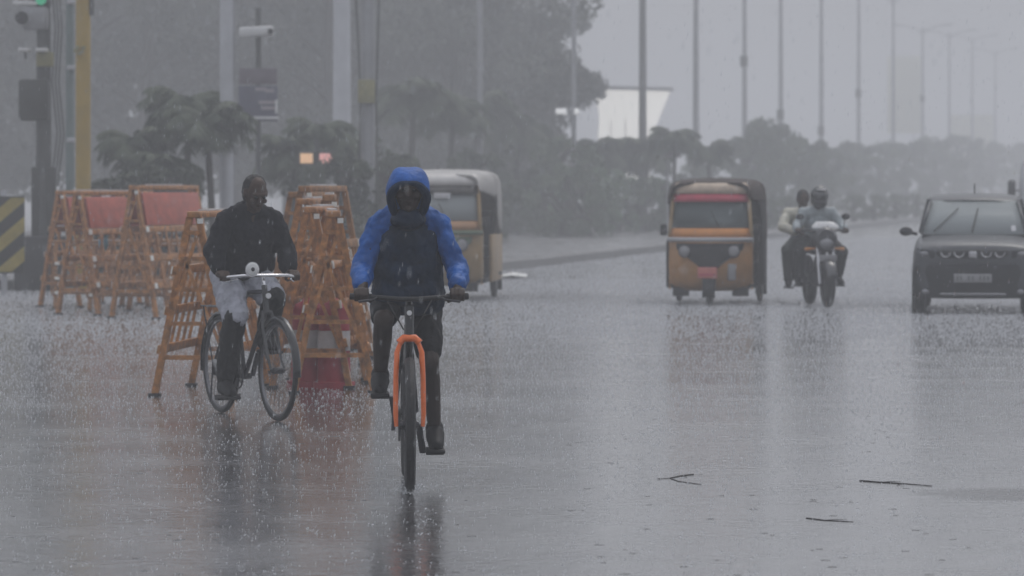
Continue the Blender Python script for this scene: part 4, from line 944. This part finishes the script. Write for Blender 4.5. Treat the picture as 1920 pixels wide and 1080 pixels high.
blob('seat', MB().cap([(0, .12, .79), (0, .45, .80), (0, .75, .86)], [.11, .12, .09]), .015, 'seat_vinyl', mc)
blob('engine', MB().ell((0, -.02, .42), (.15, .2, .16)).cap([(0, -.1, .4), (0, -.18, .62)], [.11, .1]), .015, 'dark_metal', mc)
MB().tube([(0, -.42, .9), (0, -.2, .36), (0, .1, .3), (0, .65, .31)], .04, 8).build('frame', 'dark_metal', mc)
MB().box((0, -.70, .66), (.22, .02, .08), None, .005).build('number_plate', 'plate_grey', mc)
def rider(J, label, top_m, leg_m, tilt, helmet, seed, hands=True):
    mb, eyes = body(J, tilt, hands, True); p = blob('person', mb, .009, 'skin_dark', None, 3); p.location = base3; p.rotation_euler = (0, 0, rz3); tag(p, label, 'person')
    mb = MB()
    for e in 'ab': sleeve_prims(mb, J, e, 1.25)
    c, w = Vector(J['chest']), Vector(J['waist'])
    mb.cap([J['sa'], (Vector(J['sa']) + Vector(J['sb'])) / 2, J['sb']], [.082, .09, .082]); mb.ell(c, (.20, .14, .18)); mb.ell(w, (.185, .14, .17)); mb.ell(w + Vector((0, .04, -.09)), (.18, .14, .09))
    blob('shirt', mb, .014, top_m, p, 3, .012, 9, seed)
    for e in 'ab':
        h, k, f = (Vector(J[q + e]) for q in 'hkf')
        blob('trouser_leg', MB().cap([h, h.lerp(k, .5), k, k.lerp(f, .5), k.lerp(f, .95)], [.12, .108, .09, .082, .07]), .014, leg_m, p, 3, .008, 10, seed)
        shoe(J, e, p)
    hd = Vector(J['head'])
    if helmet:
        h = blob('helmet', MB().ell(hd + Vector((0, .01, .03)), (.125, .14, .13)).ell(hd + Vector((0, -.05, -.08)), (.10, .09, .07)).ell(hd + Vector((0, .03, -.05)), (.118, .11, .10)), .012, 'helmet', p)
        MB().loft([[(hd.x + .118 * math.sin(R(a)), hd.y + .0 - .139 * math.cos(R(a)) * k, hd.z + z) for a in range(-62, 63, 8)] for z, k in ((-.035, 1.0), (.02, 1.03), (.065, .96))], False, False).build('visor', 'visor', h, 60, 0, .006)
        MB().box((hd.x, hd.y - .125, hd.z + .10), (.12, .02, .018), (.5, 0, 0), .004).build('helmet_stripe', 'white_band', h)
    else:
        blob('hair', MB().ell(hd + Vector((0, .015, .03)), (.086, .1, .095)).ell(hd + Vector((0, .045, -.01)), (.084, .07, .09)), .010, 'hair', p, 2, .006, 40, 1.)
    return p
rider(dict(head=(0.01, -.02, 1.46), neck=(0, .03, 1.33), chest=(0, .10, 1.13), waist=(0, .2, .97), sa=(-.19, .05, 1.25), sb=(.19, .05, 1.25), ea=(-.31, -.05, 1.07), eb=(.31, -.05, 1.07), wa=(-.32, -.16, 1.03), wb=(.32, -.16, 1.03),
           ga=(-.32, -.255, 1.005), gb=(.32, -.255, 1.005), ha=(-.1, .26, .90), hb=(.1, .26, .90), ka=(-.28, -.12, .72), kb=(.29, -.12, .72), fa=(-.26, .10, .38), fb=(.27, .10, .38), ta=(-.28, -.05, .315), tb=(.30, -.05, .315)),
      'person in dark helmet and pale grey shirt steering the motorcycle', 'shirt_grey', 'trouser_dark', R(6), True, 2.)
rider(dict(head=(-.15, .33, 1.44), neck=(-.14, .40, 1.32), chest=(-.14, .47, 1.12), waist=(-.10, .55, .97), sa=(-.35, .40, 1.24), sb=(.06, .42, 1.24), ea=(-.45, .26, 1.06), eb=(.2, .36, 1.05), wa=(-.28, .16, 1.0), wb=(.2, .2, .97),
           ga=(-.22, .06, .97), gb=(.2, .12, .95), ha=(-.12, .60, .92), hb=(.08, .60, .92), ka=(-.38, .22, .74), kb=(.27, .25, .76), fa=(-.33, .42, .34), fb=(.26, .42, .38), ta=(-.36, .28, .28), tb=(.28, .28, .32)),
      'person in cream shirt and dark green trousers on the back seat of the motorcycle', 'shirt_cream', 'trouser_green', R(4), False, 5.)

# ------------------------------------------------------------------ grey hatchback
D = DG(588); cx = (1858 - 960) * (D - .5) / F
car = thing('car', 'dark grey compact hatchback with toothed chrome grille facing the camera', 'car', (cx, D + 1.18, 0), R(-7.6))
def prof(y, zb, zt, wb, wm, wt, crown=.02):
    h = [(0, zb), (wb * .6, zb), (wb, zb + .02), (wm, zb + (zt - zb) * .32), (wm, zb + (zt - zb) * .62), (wm * .985, zb + (zt - zb) * .86), (wt, zt - .012), (wt * .5, zt + crown * .8), (0, zt + crown)]
    return [(x, y, z) for x, z in h] + [(-x, y, z) for x, z in h[-2:0:-1]]
st = [(-1.80, .36, .74, .50, .52, .44), (-1.785, .28, .80, .60, .64, .58), (-1.74, .22, .875, .68, .715, .66), (-1.62, .20, .93, .72, .75, .69), (-1.25, .20, .975, .73, .76, .69), (-.86, .20, 1.01, .73, .76, .69),
      (-.3, .20, 1.03, .73, .765, .70), (.6, .20, 1.04, .73, .765, .70), (1.4, .22, 1.04, .72, .755, .69), (1.68, .26, 1.0, .66, .71, .64), (1.76, .36, .9, .55, .6, .5)]
MB().loft([prof(*q) for q in st]).build('body', 'car_grey', car, 60, 2)
# dark front bumper over the lower half
def bump(z0, z1, w, off, nm, m, n=14, cv=.20, mid=None, solid=.02):
    zs_ = [z0, (z0 + z1) / 2, z1]
    return MB().loft([[(w * u, -1.815 - off + cv * abs(u) ** 3.2 + (.03 if z in (z0,) else 0), z) for u in [(-1 + 2 * k / n) for k in range(n + 1)]] for z in zs_], False, False).build(nm, m, car, 60, 1, solid)
bump(.205, .67, .755, .012, 'front_bumper', 'car_black', 14, .10)
bump(.255, .285, .42, .04, 'skid_strip', 'silver', 10, .04)
bump(.72, .84, .46, .02, 'grille', 'black_rubber', 12, .05)
for s in (-1, 1):
    for k, x in enumerate((.17, .335)):
        y = -1.865 + .05 * (x / .46) ** 3
        tt = MB(); tt.tube([(s * x - .062, y, .81), (s * x - .05, y, .765), (s * x - .02, y, .745), (s * x + .02, y, .745), (s * x + .05, y, .765), (s * x + .062, y, .81)], .010, 6).build('grille_tooth', 'silver', car)
    hlp = MB().loft([[(s * x, y, z) for x, y, z in ((.48, -1.80 - o, .82), (.62, -1.745 - o, .835), (.70, -1.66 - o, .86), (.70, -1.66 - o, .76), (.62, -1.745 - o, .725), (.48, -1.80 - o, .735))] for o in (-.03, .018)]).build('headlamp', 'car_black', car, 30)
    MB().ell((s * .60, -1.765, .785), (.06, .03, .032), (0, 0, s * .4)).build('lens', 'lamp_glass', hlp)
    MB().ell((s * .585, -1.765, .30), (.05, .03, .035)).build('fog_lamp', 'lamp_glass', car)
    for y in (-1.18, 1.2):
        w = MB().ring((s * .66, y, .285), (1, 0, 0), .205, .08, 32, 8, .95).build('wheel', 'tyre', car)
        MB().tube([(s * .735, y, .285), (s * .745, y, .285)], .19, 20).build('hub_cap', 'silver', w)
        MB().ring((s * .745, y, .30), (1, 0, 0), .335, .035, 32, 6, .6).build('wheel_arch', 'car_black', car)
    MB().box((s * .745, 0, .25), (.06, 1.9, .12), None, .02).build('sill', 'car_black', car)
    m_ = MB().ell((s * .86, -.72, 1.055), (.085, .05, .06)).build('mirror', 'car_black', car); MB().tube([(s * .72, -.70, 1.02), (s * .80, -.72, 1.04)], .022, 8).build('mirror_arm', 'car_black', m_)
    MB().loft([[(s * .675, -.82, 1.03), (s * .655, -.84, 1.03)], [(s * .56, -.30, 1.44), (s * .535, -.33, 1.44)]], False, False).build('pillar', 'car_grey', car, 40, 0, .05)
    MB().loft([[(s * .69, -.78, 1.03), (s * .70, .3, 1.04), (s * .69, 1.45, 1.04)], [(s * .575, -.26, 1.455), (s * .585, .35, 1.47), (s * .57, 1.2, 1.45)]], False, False).build('side_glass', 'glass', car, 40, 0, .006)
    for y in (.35, 1.3): MB().bar((s * .70, y, 1.03), (s * .585, y * .97, 1.47), .06, .03).build('pillar', 'car_grey', car)
MB().box((0, -1.865, .775), (.10, .02, .085), None, .015).build('emblem', 'silver', car)
pl = MB().box((0, -1.868, .475), (.47, .016, .11), None, .006).build('number_plate', 'plate_grey', car)
for k in range(9):
    if k not in (2, 5): MB().box((-.19 + k * .047, -1.8775, .475), (.026, .003, .055), None, 0).build('plate_marking', 'plate_ink', pl, None)
MB().loft([[(w * u, y + .10 * u * u, z) for u in [(-1 + 2 * k / 10) for k in range(11)]] for z, w, y in ((1.02, .655, -.93), (1.24, .60, -.66), (1.455, .535, -.385))], False, False).build('windscreen', 'misted_glass', car, 60, 0, .006)
MB().loft([[(w * u, y + cv * u * u, z - .035 * u * u) for u in [(-1 + 2 * k / 10) for k in range(11)]] for z, w, y, cv in ((1.455, .55, -.41, .10), (1.505, .565, -.28, .09), (1.545, .58, .2, 0), (1.545, .58, .8, 0), (1.49, .56, 1.3, -.05))], False, False).build('roof', 'car_grey', car, 60, 1, .025)
MB().loft([[(w * u, y - .05 * u * u, z) for u in (-1, -.5, 0, .5, 1)] for z, w, y in ((1.04, .63, 1.66), (1.48, .54, 1.32))], False, False).build('rear_glass', 'glass', car, 60, 0, .006)
for x0, z0, x1, z1 in ((-.50, 1.06, -.20, 1.36), (-.02, 1.05, .05, 1.36)):
    yy = lambda z: -.945 + (z - 1.02) * 1.27 - .02
    MB().tube([(x0, yy(z0) + .06 * x0 * x0, z0), (x1, yy(z1) + .1 * x1 * x1, z1)], [.011, .007], 6).build('wiper', 'black_rubber', car)
MB().box((.0, -.36, 1.40), (.17, .03, .05), None, .015).build('inside_mirror', 'white_paint', car)
MB().box((.50, -.80, 1.10), (.06, .004, .09), (-.65, 0, .15), 0).build('screen_sticker', 'white_band', car, None)
MB().tube([(0, .0, 1.55), (0, .06, 1.68)], .008, 6).build('aerial', 'black_rubber', car)
for s in (-1, 1):
    MB().box((s * .32, .25, .8), (.46, .14, .62), (.12, 0, 0), .06).build('front_seat', 'seat_vinyl', car); MB().ell((s * .32, .28, 1.2), (.12, .06, .1)).build('headrest', 'seat_vinyl', car)
MB().box((0, 1.25, .82), (1.15, .14, .56), (.12, 0, 0), .06).build('rear_seat', 'seat_vinyl', car)
MB().ring((.32, -.42, 1.0), (0, -1, .4), .18, .014, 26, 6).build('steering_wheel', 'black_rubber', car)
MB().box((0, -.62, .95), (1.2, .35, .12), None, .05).build('dashboard', 'black_rubber', car)

car.scale = (1, 1, .975)
# ------------------------------------------------------------------ van at the right edge
D = 78.0
van = thing('van', 'grey van behind the car, cut off by the right edge of the photo', 'van', ((2024 - 960) * D / F, D + 2, 0), R(-10))
sec = lambda y, w, z0, z1: [(-w, y, z0), (-w, y, z1 - .25), (-w * .93, y, z1 - .08), (-w * .75, y, z1), (w * .75, y, z1), (w * .93, y, z1 - .08), (w, y, z1 - .25), (w, y, z0)]
MB().loft([sec(-2.1, .78, .35, 1.0), sec(-2.0, .88, .28, 1.15), sec(-1.5, .93, .28, 1.25), sec(-1.0, .94, .28, 2.05), sec(-.7, .95, .28, 2.25), sec(1.9, .95, .28, 2.28), sec(2.2, .9, .35, 2.1)]).build('body', 'auto_black' if False else 'pole_grey', van, 50, 1)
MB().loft([[(-.78, -1.50, 1.30), (0, -1.56, 1.30), (.78, -1.50, 1.30)], [(-.72, -1.05, 1.98), (0, -1.10, 2.0), (.72, -1.05, 1.98)]], False, False).build('windscreen', 'glass', van, 60, 0, .01)
for s in (-1, 1):
    m_ = MB().box((s * 1.07, -1.25, 1.55), (.16, .12, .34), None, .05).build('mirror', 'black_rubber', van); MB().tube([(s * .92, -1.2, 1.5), (s * 1.02, -1.25, 1.5)], .018, 6).build('mirror_arm', 'black_rubber', m_)
    MB().ell((s * .62, -2.08, .82), (.16, .06, .1)).build('headlamp', 'lamp_glass', van)
    for y in (-1.35, 1.4):
        w = MB().ring((s * .82, y, .33), (1, 0, 0), .24, .09, 28, 8).build('wheel', 'tyre', van); MB().tube([(s * .9, y, .33), (s * .92, y, .33)], .2, 18).build('hub_cap', 'silver', w)
MB().box((0, -2.1, .45), (1.75, .16, .25), None, .06).build('front_bumper', 'car_black', van)

# ------------------------------------------------------------------ twigs, litter, splashes
def twig(label, pts, r):
    w = [P(x, y, DG(y)) for x, y in pts]; o = w[0].copy(); o.z = 0
    t = MB(); rs = [r * (1 - .6 * i / (len(w) - 1)) for i in range(len(w))]
    t.tube([(p.x - o.x, p.y - o.y, r * .6) for p in w], rs, 6)
    for i in range(1, min(3, len(w) - 1)):
        q = w[i]; d = (w[i + 1] - w[i]).normalized(); sd = Vector((-d.y, d.x, 0)) * (1 if i == 1 else -1)
        e = q + d * .05 + sd * .07; t.tube([(q.x - o.x, q.y - o.y, r * .6), (e.x - o.x - .01, e.y - o.y, r * .9), (e.x - o.x + d.x * .04, e.y - o.y + d.y * .04, r)], [r * .5, r * .4, r * .2], 5)
    tag(t.build('twig', 'twig_wood'), label, 'twig', 'twigs lying on the wet road').location = o
twig('long straight dark twig on the wet road beside the dark patch', [(1612, 902), (1650, 905), (1690, 907), (1748, 912)], .0045)
twig('forked-looking bent twig on the wet road below the ochre rickshaw', [(1300, 890), (1275, 893), (1256, 897), (1272, 903), (1315, 909)], .004)
twig('short curved twig on the wet road nearest the lower right corner', [(1512, 972), (1545, 976), (1600, 979)], .0035)
p = P(960, 519, DG(519)); t = tag(MB().add([(-.26, -.9, .012), (.0, -1.05, .05), (.25, -.75, .014), (.28, .6, .03), (.02, .9, .06), (-.24, .7, .012)], [(0, 1, 4, 5), (1, 2, 3, 4)]).build('paper_sheet', 'paper', None, None, 0, .004), 'white crumpled sheet lying on the road right of the white roofed rickshaw', 'litter'); t.location = (p.x, p.y, 0)
mb = MB(); g = random.Random(5)
octa = [(1, 0, 0), (-1, 0, 0), (0, 1, 0), (0, -1, 0), (0, 0, 1), (0, 0, -1)]; of = [(0, 2, 4), (2, 1, 4), (1, 3, 4), (3, 0, 4), (2, 0, 5), (1, 2, 5), (3, 1, 5), (0, 3, 5)]
def drop(x, y, z, r): mb.add([(x + a * r, y + b * r, z + c * r * 1.2) for a, b, c in octa], of)
for i in range(2600):
    y = 14.5 + 40 * g.random() ** 1.9; x = g.uniform(-.145, .145) * y
    k = g.random()
    if k < .55:
        for j in range(g.randint(3, 6)):
            a = g.random() * 6.283; q = g.uniform(.005, .035); drop(x + q * math.cos(a), y + q * math.sin(a), g.uniform(.006, .05), g.uniform(.0015, .0045))
    if k > .86:
        r = g.uniform(.008, .022); n = 9; vs = []; fs = []
        for j in range(n):
            a = 6.283 * j / n
            for dr, dz in ((-.006, -.001), (0, .0012), (.006, -.001)): vs.append((x + (r + dr) * math.cos(a), y + (r + dr) * math.sin(a), dz))
        for j in range(n):
            for q in (0, 1): fs.append((j * 3 + q, j * 3 + q + 1, ((j + 1) % n) * 3 + q + 1, ((j + 1) % n) * 3 + q))
        mb.add(vs, fs)
sp = kind(mb.build('rain_splashes', 'water', None, None), 'stuff'); sp['label'] = 'rain drops bouncing and rippling on the wet road'
gg = np.random.default_rng(11); xs, ys = [], []
for d0, d1, dens in ((14.5, 20, 4), (20, 27, 12), (27, 40, 36), (40, 65, 60), (65, 115, 50)):
    nn = int(.145 * (d1 * d1 - d0 * d0) * dens); yy = np.sqrt(gg.uniform(d0 * d0, d1 * d1, nn)); xs.append(gg.uniform(-.145, .145, nn) * yy); ys.append(yy)
xs = np.concatenate(xs); ys = np.concatenate(ys); ok = (xs > 1.75 + VX * (ys - 81.2)) | (ys < 58); xs = xs[ok]; ys = ys[ok]; nn = len(xs)
cl = np.array([noise.noise(Vector((x * .5, y * .16, 2.))) for x, y in zip(xs, ys)]); k_ = gg.uniform(-.7, .6, nn) < cl; xs = xs[k_]; ys = ys[k_]; nn = len(xs)
rr = gg.uniform(.0035, .0085, nn) * np.clip(ys / 32, .55, 1.5); hh = gg.uniform(.006, .022, nn) * gg.uniform(.4, 1, nn) * np.clip(ys / 32, .55, 1.4); a0 = gg.uniform(0, 6.283, nn); V = []
for k in range(3):
    a = a0 + k * 2.094
    V += [np.stack([xs + rr * .45 * np.cos(a - .55), ys + rr * .45 * np.sin(a - .55), np.full(nn, .0)], 1), np.stack([xs + rr * .45 * np.cos(a + .55), ys + rr * .45 * np.sin(a + .55), np.full(nn, .0)], 1),
          np.stack([xs + rr * 1.2 * np.cos(a + .25), ys + rr * 1.2 * np.sin(a + .25), hh], 1), np.stack([xs + rr * 1.2 * np.cos(a - .25), ys + rr * 1.2 * np.sin(a - .25), hh * .9], 1)]
V = [np.stack(V, 1).reshape(-1, 3)]
# finer splash drops, too small to tell apart: a low veil of spray
xs, ys = [], []
for d0, d1, dens in ((14.5, 20, 45), (20, 27, 75), (27, 40, 150), (40, 65, 230), (65, 115, 100)):
    nn = int(.145 * (d1 * d1 - d0 * d0) * dens); yy = np.sqrt(gg.uniform(d0 * d0, d1 * d1, nn)); xs.append(gg.uniform(-.145, .145, nn) * yy); ys.append(yy)
xs = np.concatenate(xs); ys = np.concatenate(ys); ok = (xs > 1.75 + VX * (ys - 81.2)) | (ys < 58); xs = xs[ok]; ys = ys[ok]; nn = len(xs)
rr = gg.uniform(.0014, .0032, nn) * np.clip(ys / 28, .5, 1.8); hh = gg.uniform(.003, .012, nn) * np.clip(ys / 28, .45, 1.6); a0 = gg.uniform(0, 3.14, nn); V2 = []
for k in range(2):
    a = a0 + k * 1.57; cx_, sy_ = rr * np.cos(a), rr * np.sin(a)
    for sx_, zt_ in ((-1, 0), (1, 0), (1.25, 1), (-1.25, 1)): V2.append(np.stack([xs + cx_ * sx_, ys + sy_ * sx_, hh * zt_], 1))
V.append(np.stack(V2, 1).reshape(-1, 3)); V = np.concatenate(V); nq = len(V) // 4
me = bpy.data.meshes.new('splash_crowns'); me.vertices.add(len(V)); me.vertices.foreach_set('co', V.ravel())
me.loops.add(nq * 4); me.loops.foreach_set('vertex_index', np.arange(nq * 4)); me.polygons.add(nq); me.polygons.foreach_set('loop_start', np.arange(nq) * 4); me.polygons.foreach_set('loop_total', np.full(nq, 4)); me.update()
sp = kind(obj('splash_crowns', me, 'splash_water'), 'stuff'); sp['label'] = 'small white crowns of water splashed up all over the road'
mb2 = MB(); mb, keep = mb2, mb
for i in range(8000):
    y = 9 + 45 * g.random() ** .8; x = g.uniform(-.15, .15) * y; z = H + g.uniform(-.11, .06) * y
    if z > .1:
        r = g.uniform(.0009, .0016); l = r * g.uniform(9, 15); mb.add([(x + r, y, z), (x - r * .5, y + r * .87, z), (x - r * .5, y - r * .87, z), (x + l * .08, y, z + l), (x - l * .04, y, z - l * .6)], [(0, 1, 3), (1, 2, 3), (2, 0, 3), (1, 0, 4), (2, 1, 4), (0, 2, 4)])
sp = kind(mb.build('falling_rain', 'water', None, None), 'stuff'); sp['label'] = 'rain drops falling through the air'
mb = keep
# spray thrown up by the front tyre
mb = MB(); fw = base + Vector((math.sin(rz), -math.cos(rz), 0)) * .54
for i in range(700):
    a = g.gauss(0, .05); h = abs(g.gauss(0, .035)); drop(fw.x + a, fw.y - .05 + g.gauss(0, .08), .006 + h, g.uniform(.001, .0035))
sp = kind(mb.build('tyre_spray', 'water', None, None), 'stuff'); sp['label'] = 'fine spray thrown up by the front tyre'

# ------------------------------------------------------------------ rain haze
mv = bpy.data.materials.new('rain_haze'); mv.use_nodes = True; nt = mv.node_tree; nt.nodes.clear()
pv = nt.nodes.new('ShaderNodeVolumePrincipled'); pv.inputs['Color'].default_value = (.955, .97, 1.0, 1); pv.inputs['Density'].default_value = .0046
ou = nt.nodes.new('ShaderNodeOutputMaterial'); nt.links.new(pv.outputs[0], ou.inputs['Volume'])
hz = MB().box((60, 495, 10.5), (1000, 1030, 23)).build('haze', mv, None, None); kind(hz, 'stuff'); hz['label'] = 'grey rain haze filling the air'
bpy.data.scenes.remove(TMP)
